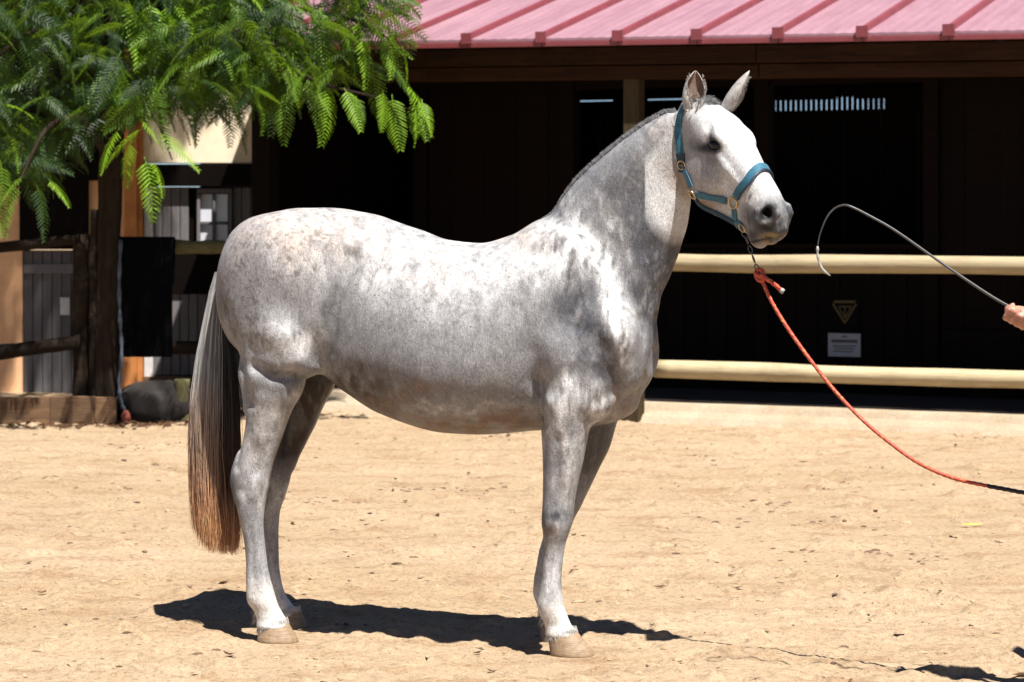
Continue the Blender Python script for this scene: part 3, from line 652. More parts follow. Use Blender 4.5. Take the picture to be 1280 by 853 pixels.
def hairs(roots, ends, droop, rad, cols, nseg=3, seed=0, wav=0):
    """thin three-sided hairs; cols (n,2,3) colour at root and tip"""
    r = np.random.RandomState(seed); n = len(roots); s = np.linspace(0, 1, nseg+1)
    roots = np.asarray(roots, float); ends = np.asarray(ends, float); droop = np.asarray(droop, float)
    path = roots[:, None]+(ends-roots)[:, None]*s[None, :, None]+droop[:, None]*((4*s*(1-s))[None, :, None])
    return path_hairs(path, rad, cols[:, :1]*(1-s)[None, :, None]+cols[:, 1:]*s[None, :, None], r)
def path_hairs(path, rad, pc, r):
    n, k, _ = path.shape; tan = np.gradient(path, axis=1); tan /= np.linalg.norm(tan, axis=2, keepdims=True)+1e-9
    a = np.cross(tan, r.normal(size=(n, 1, 3))); a /= np.linalg.norm(a, axis=2, keepdims=True)+1e-9; b = np.cross(tan, a)
    tp = (1-.75*np.linspace(0, 1, k)**2)[None, :, None]*np.asarray(rad).reshape(-1, 1, 1)
    V = np.stack([path+(a*cos(w)+b*sin(w))*tp for w in (0, 2.094, 4.189)], 2)           # n,k,3,3
    idx = np.arange(n*k*3).reshape(n, k, 3); F = []
    for j in range(3):
        j2 = (j+1) % 3; F.append(np.stack([idx[:, :-1, j], idx[:, :-1, j2], idx[:, 1:, j2], idx[:, 1:, j]], -1).reshape(-1, 4))
    return V.reshape(-1, 3), np.concatenate(F), np.repeat(pc[:, :, None], 3, 2).reshape(-1, 3)
def hair_object(name, V, F, Cc, mat, parent):
    me = mesh_np(name, flipv(V), F); col_attr(me, 'tint', Cc); me.materials.append(mat); return link(name, me, None, parent, True)

HOOFS = [(722, 790, 682.5, 798, 744, 819, 684, .152), (361, 779, 321, 788, 373, 801, 319, .155), (706, 770, 674, 778, 716, 794, 673, -.13), (376, 764, 338, 773, 385, 784, 338, -.15)]
def hoof_mesh(r):
    (fx, fy, bx, by, tx, ty, hx, v) = r
    uf, zf = UZ(fx, fy, v); ub, zb = UZ(bx, by, v); ut, _ = UZ(tx, ty, v); uh, _ = UZ(hx, ty, v); s = 1 if v > 0 else -1
    vs, fs = [], []; n = 32; rows = [(1.10, .80), (1.0, .95), (.90, .975), (.6, .98), (.3, .99), (.05, 1.0), (-.25, .98)]
    for (h, q) in rows:
        for k in range(n):
            a = 2*pi*k/n; ca, sa = cos(a), sin(a); hp = max(h, 0)
            cf = (uf+ub)/2*hp+(ut+uh)/2*(1-hp); A = ((uf-ub)/2*hp+(ut-uh)/2*(1-hp))*q; B = (.041*hp+.060*(1-hp))*q
            flat = 1-.14*(max(-ca, 0)**3)
            z = ((zf+zb)/2+(zf-zb)/2*ca)*h if h >= 0 else h*.05
            vs.append((cf+A*ca*flat, v+B*sa*(1-.10*max(-ca, 0)), z))
    for i in range(len(rows)-1):
        for k in range(n): fs.append((i*n+k, i*n+(k+1) % n, (i+1)*n+(k+1) % n, (i+1)*n+k))
    fs.append(tuple(range(n))); fs.append(tuple(range((len(rows)-1)*n, len(rows)*n)))
    return to_mesh('hoof', np.array(vs), fs)

def build_horse(vox):
    root = empty('horse', tuple(H_O), -H_YAW, 'grey and white dappled horse standing side on in the sand with its head turned', 'horse')
    S = build_horse_field(vox); co, Q = S.mesh('body', 3)
    allv = [co]; allq = [Q]; inner = [np.zeros(len(co))]; off = len(co)
    for (b, t, D, r, bd) in EARS:
        v, f, inn = ear(b, t, 0, D, r, bd); allv.append(v); allq.append(np.array(f)+off); inner.append(inn); off += len(v)
    co2 = np.concatenate(allv); Q2 = np.concatenate(allq); inn = np.concatenate(inner)
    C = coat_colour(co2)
    k = len(co); e = slice(k, None); ec = np.where(inn[e, None] > 0, np.array([[.40, .27, .20]]), np.array([[.62, .58, .55]]))
    ec = ec*(1+.6*(fbm(co2[e]*np.array([200, 200, 60.]), 2, 3)-.5))[:, None]; C[e] = ec
    # eyelid skin and the inside of the nostril are dark
    for s in (1, -1):
        for (pp, rr, cc) in ((he(0, 0, s*.092), .030, (.022, .020, .021)), (hd(.490, .016, s*.052), .023, (.015, .013, .014))):
            m = np.clip(1.35-np.linalg.norm(co2[:k]-pp, axis=1)/rr, 0, .9)[:, None]; C[:k] = C[:k]*(1-m)+np.array(cc)*m
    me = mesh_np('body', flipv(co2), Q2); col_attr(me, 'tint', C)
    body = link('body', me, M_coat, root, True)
    # signed volume decides which way the faces must turn
    P = flipv(co); vol = np.einsum('ij,ij->i', P[Q[:, 0]], np.cross(P[Q[:, 1]], P[Q[:, 2]])).sum()
    if vol < 0: me.flip_normals()
    for r in HOOFS: link('hoof', hoof_mesh(r), M_hoof, root, True)
    rh = np.random.RandomState(9)                            # ragged hair over the coronets and behind the fetlocks
    for (fx, fy, bx, by, tx, ty, hx, v) in HOOFS:
        uf, zf = UZ(fx, fy, v); ub, zb = UZ(bx, by, v); rt, en, cl = [], [], []
        for j in range(420):
            a = rh.uniform(0, 2*pi); R1 = (uf-ub)/2*.93; z = (zf+zb)/2+(zf-zb)/2*cos(a)+.014; p0 = np.array([(uf+ub)/2+R1*cos(a)*.96, v+.0385*sin(a), z+rh.uniform(-.006, .008)]); d = np.array([cos(a)*.22+.08, sin(a)*.22, -1.])+rh.normal(size=3)*.10
            L = rh.uniform(.012, .023)*(1.25 if cos(a) < -.5 else 1); rt.append(p0); en.append(p0+d/np.linalg.norm(d)*L); k_ = rh.uniform(.65, 1.15); cl.append(((k_, k_*.95, k_*.88),)*2)
        ux, zx = UZ(bx-(6 if v > 0 else 4), by-(26 if v > 0 else 22), v)
        for j in range(160):
            p0 = np.array([ux+.026+rh.normal()*.006, v+rh.normal()*.011, zx+rh.uniform(-.03, .03)]); d = np.array([-.32, 0, -1.])+rh.normal(size=3)*.2; rt.append(p0); en.append(p0+d/np.linalg.norm(d)*rh.uniform(.018, .034)); k_ = rh.uniform(.35, .85); cl.append(((k_, k_*.86, k_*.70),)*2)
        V, F, Cc = hairs(np.array(rt), np.array(en), np.zeros((len(rt), 3)), np.full(len(rt), .0009), np.array(cl), 2, 8); hair_object('fetlock_hair', V, F, Cc, M_hair, root)['kind'] = 'stuff'
    for s in (1, -1):
        bm = bmesh.new(); bmesh.ops.create_icosphere(bm, subdivisions=4, radius=1)
        Mx = Matrix([[HE1[i]*.029 for i in range(3)], [HE2[i]*.0185 for i in range(3)], [HB[i]*.021 for i in range(3)]]).transposed().to_4x4()
        bm.transform(Matrix.Translation(Vector(he(.0, 0., s*.0835))) @ Mx); bm.transform(Matrix.Diagonal((1, -1, 1, 1)))
        bmesh.ops.recalc_face_normals(bm, faces=bm.faces); em = bpy.data.meshes.new('eye'); bm.to_mesh(em); bm.free(); link('eye', em, M_eye, root, True)
    bvh = BVHTree.FromPolygons([tuple(c) for c in co], [tuple(q) for q in Q])
    r = np.random.RandomState(4)
    # ---- tail
    ys = [335, 360, 400, 450, 500, 560, 620, 670, 694]; xl = [270, 262, 253, 243, 237, 235, 237.5, 243, 247]; xr = [286, 286, 290, 296, 300, 301, 300, 300, 297]
    n = 3200; K = 14; al = r.uniform(-1, 1, n); al = np.sign(al)*np.abs(al)**.8; be = r.uniform(-1, 1, n)*np.sqrt(1-al**2)
    y0 = 340+r.uniform(0, 1, n)**1.5*120; y1 = 690-26*np.abs(al)**2.5*(al < 0)-r.uniform(0, 1, n)**2.5*130+r.uniform(-5, 5, n); s = np.linspace(0, 1, K)
    Y = y0[:, None]+(y1-y0)[:, None]*s; wl = np.interp(Y, ys, xl); wr = np.interp(Y, ys, xr)
    ph = r.uniform(0, 6.3, (n, 1)); clump = np.round(al*7)/7; X = (wl+wr)/2+(wr-wl)/2*(al[:, None]*.94+.75*s**2*(clump-al)[:, None])+(1.6*np.sin(Y*.03+ph)+.9*np.sin(Y*.08+ph*3)+r.normal(size=(n, 1))*2.2*s)*s
    Vv = be[:, None]*(.030+.042*np.clip((Y-350)/200, 0, 1))-.01
    k_ = (X-CX)/F_PX; U = (k_*(H_O[1]+Vv*HV[1])-H_O[0]-Vv*HV[0])/(HU[0]-k_*HU[1]); Z = CAM_H-(Y-CY)/F_PX*(H_O[1]+U*HU[1]+Vv*HV[1])
    path = np.stack([U, Vv, Z], -1)
    g = np.array([.52, .505, .49]); tn = np.array([1.15, .56, .27]); dk = np.array([.030, .024, .022]); mixb = np.array([.44, .32, .22])
    br = r.uniform(.55, 1.45, (n, 1, 1))*(.75+.5*(np.sin(al*19+1)*.5+.5))[:, None, None]; w = np.clip((Y-470)/190, 0, 1)[..., None]
    c = g*(1-w)+tn*w; c = c*(1-.6*np.clip(1-np.abs(w-.45)*2.5, 0, 1))+mixb*.6*np.clip(1-np.abs(w-.45)*2.5, 0, 1)
    dkm = np.clip((al[:, None]-.02+r.uniform(-.25, .25, (n, 1)))*3, 0, 1)[..., None]*np.clip((700-Y)/90, .25, 1)[..., None]; c = c*(1-dkm)+(dk*(1-w)+np.array([.14, .07, .04])*w)*dkm  # inner strands: dark hair plus the rump's shade put into the colour
    V, F, Cc = path_hairs(path, r.uniform(.0009, .0019, n), np.clip(c*br, 0, 1.2), r); hair_object('tail', V, F, Cc, M_hair, root)
    # ---- short mane along the crest, forelock, ear fringes
    cr = [(845, 136), (830, 143), (812, 153), (790, 168), (765, 187), (742, 207), (722, 227), (706, 246), (692, 263), (680, 271)]
    n = 8000; a = r.uniform(0, len(cr)-1.001, n); i = a.astype(int); f = (a-i)[:, None]; cp = np.array(cr, float); pp = cp[i]*(1-f)+cp[i+1]*f
    roots, ends, keep = [], [], []
    vcen = np.interp(pp[:, 0], [680, 760, 845], [0, .045, .062])
    for j in range(n):
        u, z = UZ(pp[j, 0], pp[j, 1], vcen[j]); v = vcen[j]+r.normal()*.011
        hit = bvh.ray_cast(Vector((u, v, z+.2)), Vector((0, 0, -1)))
        if hit[0] is None or hit[3] > .3: continue
        L = r.uniform(.007, .020)*min(1, .25+(pp[j, 0]-680)/60); d = np.array([-.55+r.normal()*.2, -.25+r.normal()*.25, 1.]); d /= np.linalg.norm(d)
        p0 = np.array(hit[0]); roots.append(p0-d*.004); ends.append(p0+d*L); keep.append(j)
    keep = np.array(keep); dkf = np.clip(r.uniform(0, 1, len(keep))+.0, 0, 1)[:, None]
    c0 = np.array([.08, .08, .09])*(1-dkf)+np.array([.32, .31, .31])*dkf; cc = np.stack([c0, c0*1.2], 1)
    V, F, Cc = hairs(np.array(roots), np.array(ends), r.normal(size=(len(keep), 3))*.002, np.full(len(keep), .0012), cc, 3, 5)
    hair_object('mane', V, F, Cc, M_hair, root)
    roots, ends, cols = [], [], []
    for j in range(700):                                     # tuft between the ears
        t = r.uniform(-.03, .025); b = r.normal()*.022; o = hd(t, .3, b); hit = bvh.ray_cast(Vector(o), Vector(-HN))
        if hit[0] is None: continue
        p0 = np.array(hit[0]); d = HT*r.uniform(.2, 1)+HN*r.uniform(.2, .8)+HB*r.normal()*.3; d /= np.linalg.norm(d)
        roots.append(p0); ends.append(p0+d*r.uniform(.012, .030)); q = r.uniform(.06, .5); cols.append(((q, q, q*1.03),)*2)
    for (b, t, D, rad, bd) in EARS:                          # fuzz of the ear rims
        ve, fe, ie = ear(b, t, 0, D, rad, bd); m = 15; ax = (t-b)/np.linalg.norm(t-b); Dn = D/np.linalg.norm(D)
        for j in range(300):
            i = r.randint(0, 12); e = ve[i*m+(0 if r.rand() < .5 else m-1)]*1.0; e2 = ve[(i+1)*m+(0 if r.rand() < .5 else m-1)]
            p0 = e+(ax*np.linalg.norm(t-b)/14)*r.rand(); d = ax*.8+Dn*r.uniform(0, .6)+r.normal(size=3)*.35; d /= np.linalg.norm(d)
            roots.append(p0); ends.append(p0+d*r.uniform(.004, .011)); q = r.uniform(.35, .7); cols.append(((q, q*.93, q*.86),)*2)
        for j in range(70):                                 # dark hair inside
            s_ = r.uniform(.05, .5); p0 = b+(t-b)*s_+r.normal(size=3)*.006; d = ax+Dn*.6+r.normal(size=3)*.4; d /= np.linalg.norm(d)
            roots.append(p0); ends.append(p0+d*r.uniform(.008, .02)); q = r.uniform(.03, .3); cols.append(((q, q*.85, q*.7),)*2)
    V, F, Cc = hairs(np.array(roots), np.array(ends), r.normal(size=(len(roots), 3))*.002, np.full(len(roots), .0010), np.array(cols), 3, 6)
    hair_object('forelock', V, F, Cc, M_hair, root)
    # eyelashes
    rt, en, cl = [], [], []
    for s in (1, -1):
        for j in range(18):
            a = -.018+.036*j/17; p0 = he(a, .017-8*a*a, s*.100); rt.append(p0); en.append(p0+HB*s*.008+HE2*.001+HE1*(a*.3+.002)-HT*.001); cl.append(((.02, .02, .02),)*2)
    V, F, Cc = hairs(np.array(rt), np.array(en), np.zeros((len(rt), 3)), np.full(len(rt), .0005), np.array(cl), 3, 7); hair_object('eyelashes', V, F, Cc, M_hair, root)
    return root, bvh
# ================================================================ GROUND
rp = np.random.RandomState(77); PRINTS = [(rp.uniform(-3, 3.2), 1/rp.uniform(1/17., 1/8.2), rp.uniform(-.6, .6)+(pi if rp.rand() < .3 else 0)) for _ in range(260)]
PRINTS = [p_ for p_ in PRINTS if min(abs(p_[0]-w_[0])+abs(p_[1]-w_[1]) for w_ in ((-.87, 9.1), (-.83, 9.42), (.2, 8.85), (.1, 9.15))) > .25]
def ground_h(X, Y):
    p = np.stack([X, Y, np.zeros_like(X)], -1); near = np.clip((26-Y)/4, 0, 1)
    h = .050*(fbm(p*1.1, 3, 21)-.5)+.013*(fbm(p*np.array([4, 5, 1.]), 4, 22)-.5)+.012*(fbm(p*np.array([17, 20, 1.]), 3, 23)-.5)
    lump = np.clip(fbm(p*np.array([9, 11, 1.]), 2, 24)-.62, 0, 1)*.10; h = h+lump
    h = h+.010*(fbm(p*48, 2, 26)-.5)
    for r in HOOFS:                                            # flat where the hooves stand
        u, _ = UZ((r[4]+r[6])/2, r[5], r[7]); w = h2w(np.array([[u, r[7], 0]]))[0]; m = np.exp(-(((X-w[0])**2+(Y-w[1])**2)/.13**2)**2); h = h*(1-m)+(-.004)*m
    for (px_, py_, an) in PRINTS:                              # hoof prints
        mk = (np.abs(X-px_) < .13) & (np.abs(Y-py_) < .13)
        if not mk.any(): continue
        a, b = X[mk]-px_, Y[mk]-py_; c_, s_ = cos(an), sin(an); a, b = a*c_+b*s_, -a*s_+b*c_; d = np.sqrt(a*a+(b*1.12)**2)
        h[mk] += -.009*np.exp(-((d-.048)/.016)**2)*(a > -.03)-.006*np.exp(-(d/.05)**4)+.005*np.exp(-((d-.082)/.016)**2)
    return h*near
def axis_pts(segs):
    out = []
    for a, b, st in segs: out.append(np.arange(a, b, st))
    return np.concatenate(out+[[segs[-1][1]]])
gx = axis_pts([(-400, -60, 34), (-60, -8, 4), (-8, -3.4, .25), (-3.4, -2.2, .03), (-2.2, 2.2, .016), (2.2, 4.4, .03), (4.4, 8, .3), (8, 60, 4), (60, 400, 34)])
gy = axis_pts([(-40, 6.6, 1.55), (6.6, 8.0, .1), (8.0, 11, .016), (11, 20.5, .04), (20.5, 26, .5), (26, 60, 3.4), (60, 900, 70)])
X, Y = np.meshgrid(gx, gy, indexing='ij'); idx = np.arange(X.size).reshape(X.shape)
me = mesh_np('ground', np.stack([X, Y, ground_h(X, Y)], -1).reshape(-1, 3), np.stack([idx[:-1, :-1], idx[1:, :-1], idx[1:, 1:], idx[:-1, 1:]], -1).reshape(-1, 4))
tag(link('ground', me, M_sand, None, True), 'pale orange sand of the riding yard', kind='structure')

# crumbs, stones and dry litter on the sand
r = np.random.RandomState(11)
def scatter(name, n, fx, fy, size, mat, label, kind='stuff', flat=.5, colr=None):
    bm_v, bm_f, cc = [], [], []
    for i in range(n):
        x, y = fx(), fy(); z = float(ground_h(np.array([x]), np.array([y]))[0]); s = size()
        base = len(bm_v); k = r.randint(5, 8); a0 = r.uniform(0, 6.3); q = r.uniform(.3, 1.0); st = r.uniform(.6, 1.8)
        for lay, (rr, hh_) in enumerate(((1.0, -.15), (.85, .35), (.35, .75))):
            for j in range(k):
                a = a0+2*pi*j/k; m = s*rr*r.uniform(.75, 1.2); bm_v.append((x+m*cos(a)*st, y+m*sin(a)/st, z+s*flat*hh_*r.uniform(.8, 1.2))); cc.append((q, q, q))
        for lay in (0, 1):
            for j in range(k): bm_f.append((base+lay*k+j, base+lay*k+(j+1) % k, base+(lay+1)*k+(j+1) % k, base+(lay+1)*k+j))
        bm_f.append(tuple(base+2*k+j for j in range(k)))
    me = bpy.data.meshes.new(name); me.from_pydata(bm_v, [], bm_f); me.update(); col_attr(me, 'tint', np.array(cc)); return tag(link(name, me, mat), label, name.replace('_', ' '), kind=kind)
yy = lambda a, b: (lambda: 1/(r.uniform(1/b, 1/a)))
M_crumb = simple('earth_crumb', (.13, .075, .045), .95, 0, 20, .4)
M_clod = simple('sand_clod', (.36, .25, .16), .95, 0, 30, .4)
scatter('earth_crumbs', 900, lambda: r.uniform(-3.5, 4), yy(8.0, 18.3), lambda: .003+.014*r.rand()**2.4, M_crumb, 'small dark earth crumbs strewn over the sand')
scatter('sand_clods', 1500, lambda: r.uniform(-3.2, 3.6), yy(8.0, 15), lambda: .005+.014*r.rand()**2.5, M_clod, 'little lumps of pale sand on the ground', flat=.6)
# trail of dung crumbs behind the horse, and darker heaps
tr = [(360, 629), (400, 628), (440, 626), (500, 612), (540, 611), (590, 613), (640, 545), (625, 548), (960, 630), (975, 628), (900, 655), (1020, 655), (1090, 690), (150, 610), (60, 600), (150, 560), (205, 583), (1160, 700), (1040, 610), (880, 575), (1210, 545), (1230, 548), (1180, 540), (640, 548), (1000, 690)]
tk = [0]
def trx():
    k = tk[0] % len(tr); tk[0] += 1; x, y = tr[k]; x += r.normal()*16; y += r.normal()*2.0; d = CAM_H*F_PX/(y-CY); trx.y = d; return (x-CX)/F_PX*d
scatter('dung_crumbs', 330, trx, lambda: trx.y, lambda: .004+.014*r.rand()**2, M_crumb, 'dark crumbs lying in short trails on the sand')
def litter(name, n, fx, fy, sz, label, ztop=0.):
    vs, fs, cc = [], [], []
    for i in range(n):
        x, y = fx(), fy(); z = float(ground_h(np.array([x]), np.array([y]))[0])+.004+ztop; s = sz(); a = r.uniform(0, 6.3); c, q = np.array([cos(a), sin(a), 0]), np.array([-sin(a), cos(a), 0]); up = np.array([0, 0, 1.]); cu = r.uniform(.1, .6)
        b = len(vs); p = np.array([x, y, z])
        for (l, w, h) in ((-1, 0, cu), (-.3, .38, .1), (.4, .30, .15), (1, 0, cu*.8), (.4, -.30, .12), (-.3, -.38, .2), (0, 0, .02)): vs.append(tuple(p+(c*l+q*w+up*h)*s))
        fs += [(b, b+1, b+6), (b+1, b+2, b+6), (b+2, b+3, b+6), (b+3, b+4, b+6), (b+4, b+5, b+6), (b+5, b, b+6)]; k = r.uniform(0, 1); cc += [(k, k, k)]*7
    me = bpy.data.meshes.new(name); me.from_pydata(vs, [], fs); me.update(); col_attr(me, 'tint', np.array(cc)); return tag(link(name, me, M_litter), label, name.replace('_', ' '), kind='stuff')
litter('leaf_litter', 420, lambda: r.uniform(-4.2, -2.2), lambda: 18.55-abs(r.normal())*.22, lambda: r.uniform(.02, .05), 'dry brown leaves gathered at the foot of the old fence')
litter('scattered_leaves', 80, lambda: r.uniform(-3, 3.5), yy(8.3, 18), lambda: r.uniform(.012, .036), 'single dry leaves lying about on the sand')
yl = at(1214, 660, CAM_H*F_PX/(660-CY)); mb = MB()
mb.add([(-.055, 0, .006), (-.02, .012, .01), (.03, .010, .008), (.06, 0, .012), (.03, -.010, .007), (-.02, -.012, .006), (0, 0, .014)], [(0, 5, 6), (5, 4, 6), (4, 3, 6), (3, 2, 6), (2, 1, 6), (1, 0, 6)])
o = mb.build('fallen_leaf', simple('yellow_leaf', (.45, .36, .05), .6)); o.location = (yl.x, yl.y, float(ground_h(np.array([yl.x]), np.array([yl.y]))[0])+.006); tag(o, 'narrow yellow leaf lying on the open sand', 'leaf')

# ================================================================ BARN, in its own frame: x to the right along the front, y inwards
BR = np.array([.898, -.440]); BN = np.array([.440, .898]); K0 = np.array([1.007, 18.66]); B_ROT = math.atan2(-.44, .898)
def BS(px, n):
    k = (px-CX)/F_PX; ax, ay = K0[0]+BN[0]*n, K0[1]+BN[1]*n; return (k*ay-ax)/(BR[0]-k*BR[1])
def BZ(px, py, n): s = BS(px, n); return CAM_H-(py-CY)/F_PX*(K0[1]+BN[1]*n+BR[1]*s)
def bemp(name, label, cat, **kw): return empty(name, (K0[0], K0[1], 0), B_ROT, label, cat, **kw)
def bbox(name, lo, hi, mat, parent, bevel=.004):
    """a board with its own origin at its centre"""
    c = (Vector(lo)+Vector(hi))/2; o = MB().box(Vector(lo)-c, Vector(hi)-c).build(name, mat, parent, bevel=bevel); o.location = c; return o
kb = MB(); ks = np.arange(-3.9, 9, .12)
kr = [(-.20, -.06), (-.10, .045), (-.03, .085), (-.004, .118), (.012, .135), (.03, .142), (.26, .142), (.26, -.05)]
for s_ in ks:
    for (n_, z_) in kr:
        j = .010*(vnoise(np.array([[s_*3, n_*5, z_*9]]), 3)[0]-.5); kb.v.append((s_, n_+(j if n_ < .2 else 0), z_+(j*.8 if z_ > .1 else 0)))
m_ = len(kr)
for i in range(len(ks)-1):
    for j in range(m_-1): kb.f.append((i*m_+j, (i+1)*m_+j, (i+1)*m_+j+1, i*m_+j+1))
kb.f += [tuple(range(m_)), tuple(range((len(ks)-1)*m_+m_-1, (len(ks)-1)*m_-1, -1))]
o = kb.build('kerb', M_conc); o.location = (K0[0], K0[1], 0); o.rotation_euler = (0, 0, B_ROT); tag(o, 'low pale concrete kerb along the front of the stable', kind='structure')
o = MB().box((-3.9, .262, -.05), (9, 7.5, .135)).build('barn_floor', simple('barn_floor', (.05, .04, .03), .95, 0, 4, .4)); o.location = (K0[0], K0[1], 0); o.rotation_euler = (0, 0, B_ROT); tag(o, kind='structure')

barn = bemp('stable_barn', 'dark timber stable with a low red metal roof behind the horse', 'stable')
EV = -.30; ze = lambda s: 2.795-.0145*s; SL = .27; DEP = 4.6
rib0 = -1.343; sp = .6206; ribs = [rib0+sp*i for i in range(-4, 15)]; SE0, SE1 = ribs[0], ribs[-1]
for a, b in zip(ribs[:-1], ribs[1:]):                           # one metal sheet between two ribs, with faint pressed lines
    m = MB(); K = 14
    for i in range(K+1):
        s_ = a+(b-a)*i/K; dz = .0035*(i % 2)
        for n_ in (0, DEP): m.v.append((s_, EV-.012+n_, ze(s_)+.03+SL*n_+dz)); m.v.append((s_, EV-.012+n_, ze(s_)+.012+SL*n_))
    for i in range(K):
        q = i*4; m.f += [(q, q+4, q+6, q+2), (q+1, q+3, q+7, q+5), (q, q+1, q+5, q+4), (q+2, q+6, q+7, q+3)]
    m.build('roof_panel', M_roof, barn)
for s_ in ribs:
    m = MB(); z0 = ze(s_)+.03; h_ = .036; w_ = .023
    P = lambda x, n_, z_: (s_+x, EV-.03+n_, z0+z_+SL*n_)
    m.add([P(-w_, 0, 0), P(w_, 0, 0), P(w_*.7, 0, h_), P(-w_*.7, 0, h_), P(-w_, DEP, 0), P(w_, DEP, 0), P(w_*.7, DEP, h_), P(-w_*.7, DEP, h_)], [(0, 1, 2, 3), (7, 6, 5, 4), (0, 3, 7, 4), (1, 5, 6, 2), (3, 2, 6, 7)])
    m.box((s_-.042, EV-.040, z0-.03), (s_+.042, EV-.020, z0+.050))
    m.build('roof_rib', M_rib, barn)
def sloped(name, s0, s1, n0, n1, dz0, dz1, mat):
    """board under the eave that follows the eave line"""
    m = MB(); c = (s0+s1)/2; vs = []
    for z_ in (dz0, dz1):
        for (s_, n_) in ((s0, n0), (s1, n0), (s1, n1), (s0, n1)): vs.append((s_-c, n_, ze(s_)+z_))
    m.add(vs, [(0, 3, 2, 1), (4, 5, 6, 7), (0, 1, 5, 4), (1, 2, 6, 5), (2, 3, 7, 6), (3, 0, 4, 7)]); o = m.build(name, mat, barn, bevel=.004); o.location = (c, 0, 0); return o
for a, b in zip(ribs[:-1], ribs[1:]): sloped('eave_trim', a+.002, b-.002, EV-.022, EV-.004, -.030, .008, M_rib)
js = [SE0, -1.9, .95, 4.1, SE1]
for a, b in zip(js[:-1], js[1:]):
    sloped('fascia_board', a+.003, b-.003, EV+.035, EV+.075, -.165, -.036, M_eave); sloped('header_beam', a+.003, b-.003, EV+.085, EV+.26, -.272, -.172, M_eave)
s_ = SE0
while s_ < SE1-.1:
    m = MB(); vs = [(x, EV+.08+n_, ze(s_)-.095+z_+SL*(n_+.08)) for z_ in (0, .085) for (x, n_) in ((s_+.25, 0), (s_+.31, 0), (s_+.31, DEP-.2), (s_+.25, DEP-.2))]
    m.add(vs, [(0, 3, 2, 1), (4, 5, 6, 7), (0, 1, 5, 4), (1, 2, 6, 5), (2, 3, 7, 6), (3, 0, 4, 7)]); m.build('rafter', M_darkh, barn); s_ += sp
ps = (BS(774, -.17)+BS(803, -.17))/2
for i, x in enumerate((ps, ps+4.1)):
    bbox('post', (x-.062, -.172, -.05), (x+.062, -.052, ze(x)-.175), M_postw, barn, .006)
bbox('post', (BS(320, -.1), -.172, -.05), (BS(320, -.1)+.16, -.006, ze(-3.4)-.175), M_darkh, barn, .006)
# stall front, y = WN
WN = 1.55
def wall_boards(x0, x1, z0, z1, mat=None, name='wall_board', w=.155, n0=WN, t=.03):
    x = x0
    while x < x1-.02:
        e = min(x+w, x1); j = rnd.uniform(-.004, .004); bbox(name, (x+.002, n0+j, z0), (e-.002, n0+t+j, z1), mat or M_dark, barn, .002); x = e
low = BZ(1060, 312, WN); top = 3.15
X = lambda px: BS(px, WN)
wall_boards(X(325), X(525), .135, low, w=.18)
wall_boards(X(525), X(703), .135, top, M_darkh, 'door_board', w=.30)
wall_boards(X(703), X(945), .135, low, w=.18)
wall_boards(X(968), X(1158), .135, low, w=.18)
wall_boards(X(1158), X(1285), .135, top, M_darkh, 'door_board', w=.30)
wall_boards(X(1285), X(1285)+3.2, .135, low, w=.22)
for a, b in ((325, 525), (703, 945), (968, 1158)): bbox('ledge', (X(a), WN-.03, low+.002), (X(b), WN+.08, low+.045), M_darkh, barn)
for px in (320, 520, 703, 945, 1156, 1280): bbox('stall_post', (X(px), WN-.05, .135), (X(px)+.12, WN+.09, top+.1), M_darkh, barn)
for z_ in (.55, 1.05): bbox('door_brace', (X(1158)+.13, WN-.03, z_), (X(1280)-.01, WN-.004, z_+.11), M_darkh, barn)
bbox('lintel', (X(325)-.3, WN-.02, BZ(1060, 105, WN)), (X(1285)+3.2, WN+.06, BZ(1060, 105, WN)+.14), M_darkh, barn)
# back wall with a slit under the roof and a short row of bars with daylight behind
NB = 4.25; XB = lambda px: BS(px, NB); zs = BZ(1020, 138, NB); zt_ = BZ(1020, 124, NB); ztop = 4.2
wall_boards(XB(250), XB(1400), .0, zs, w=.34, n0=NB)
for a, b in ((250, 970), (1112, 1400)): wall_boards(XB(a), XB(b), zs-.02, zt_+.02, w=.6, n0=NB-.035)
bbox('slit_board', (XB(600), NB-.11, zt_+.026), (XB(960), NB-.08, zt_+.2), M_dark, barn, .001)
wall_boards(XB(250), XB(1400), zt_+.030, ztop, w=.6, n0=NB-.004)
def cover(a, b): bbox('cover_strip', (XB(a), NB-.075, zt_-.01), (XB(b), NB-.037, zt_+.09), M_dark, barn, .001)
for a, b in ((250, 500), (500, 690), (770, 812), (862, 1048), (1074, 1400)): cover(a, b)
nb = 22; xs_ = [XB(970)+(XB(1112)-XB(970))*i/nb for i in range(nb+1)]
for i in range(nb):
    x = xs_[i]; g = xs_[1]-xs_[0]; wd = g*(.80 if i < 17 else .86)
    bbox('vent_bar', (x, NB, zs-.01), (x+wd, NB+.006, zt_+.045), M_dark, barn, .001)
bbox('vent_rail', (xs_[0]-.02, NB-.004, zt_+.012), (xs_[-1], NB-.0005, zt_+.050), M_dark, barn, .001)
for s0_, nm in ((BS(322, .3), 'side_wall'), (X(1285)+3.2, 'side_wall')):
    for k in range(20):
        n_ = .3+k*.2; bbox('side_board', (s0_, n_+.002, .135), (s0_+.03, n_+.198, 2.75+SL*(n_+.3)-.02), M_dark, barn, .002)
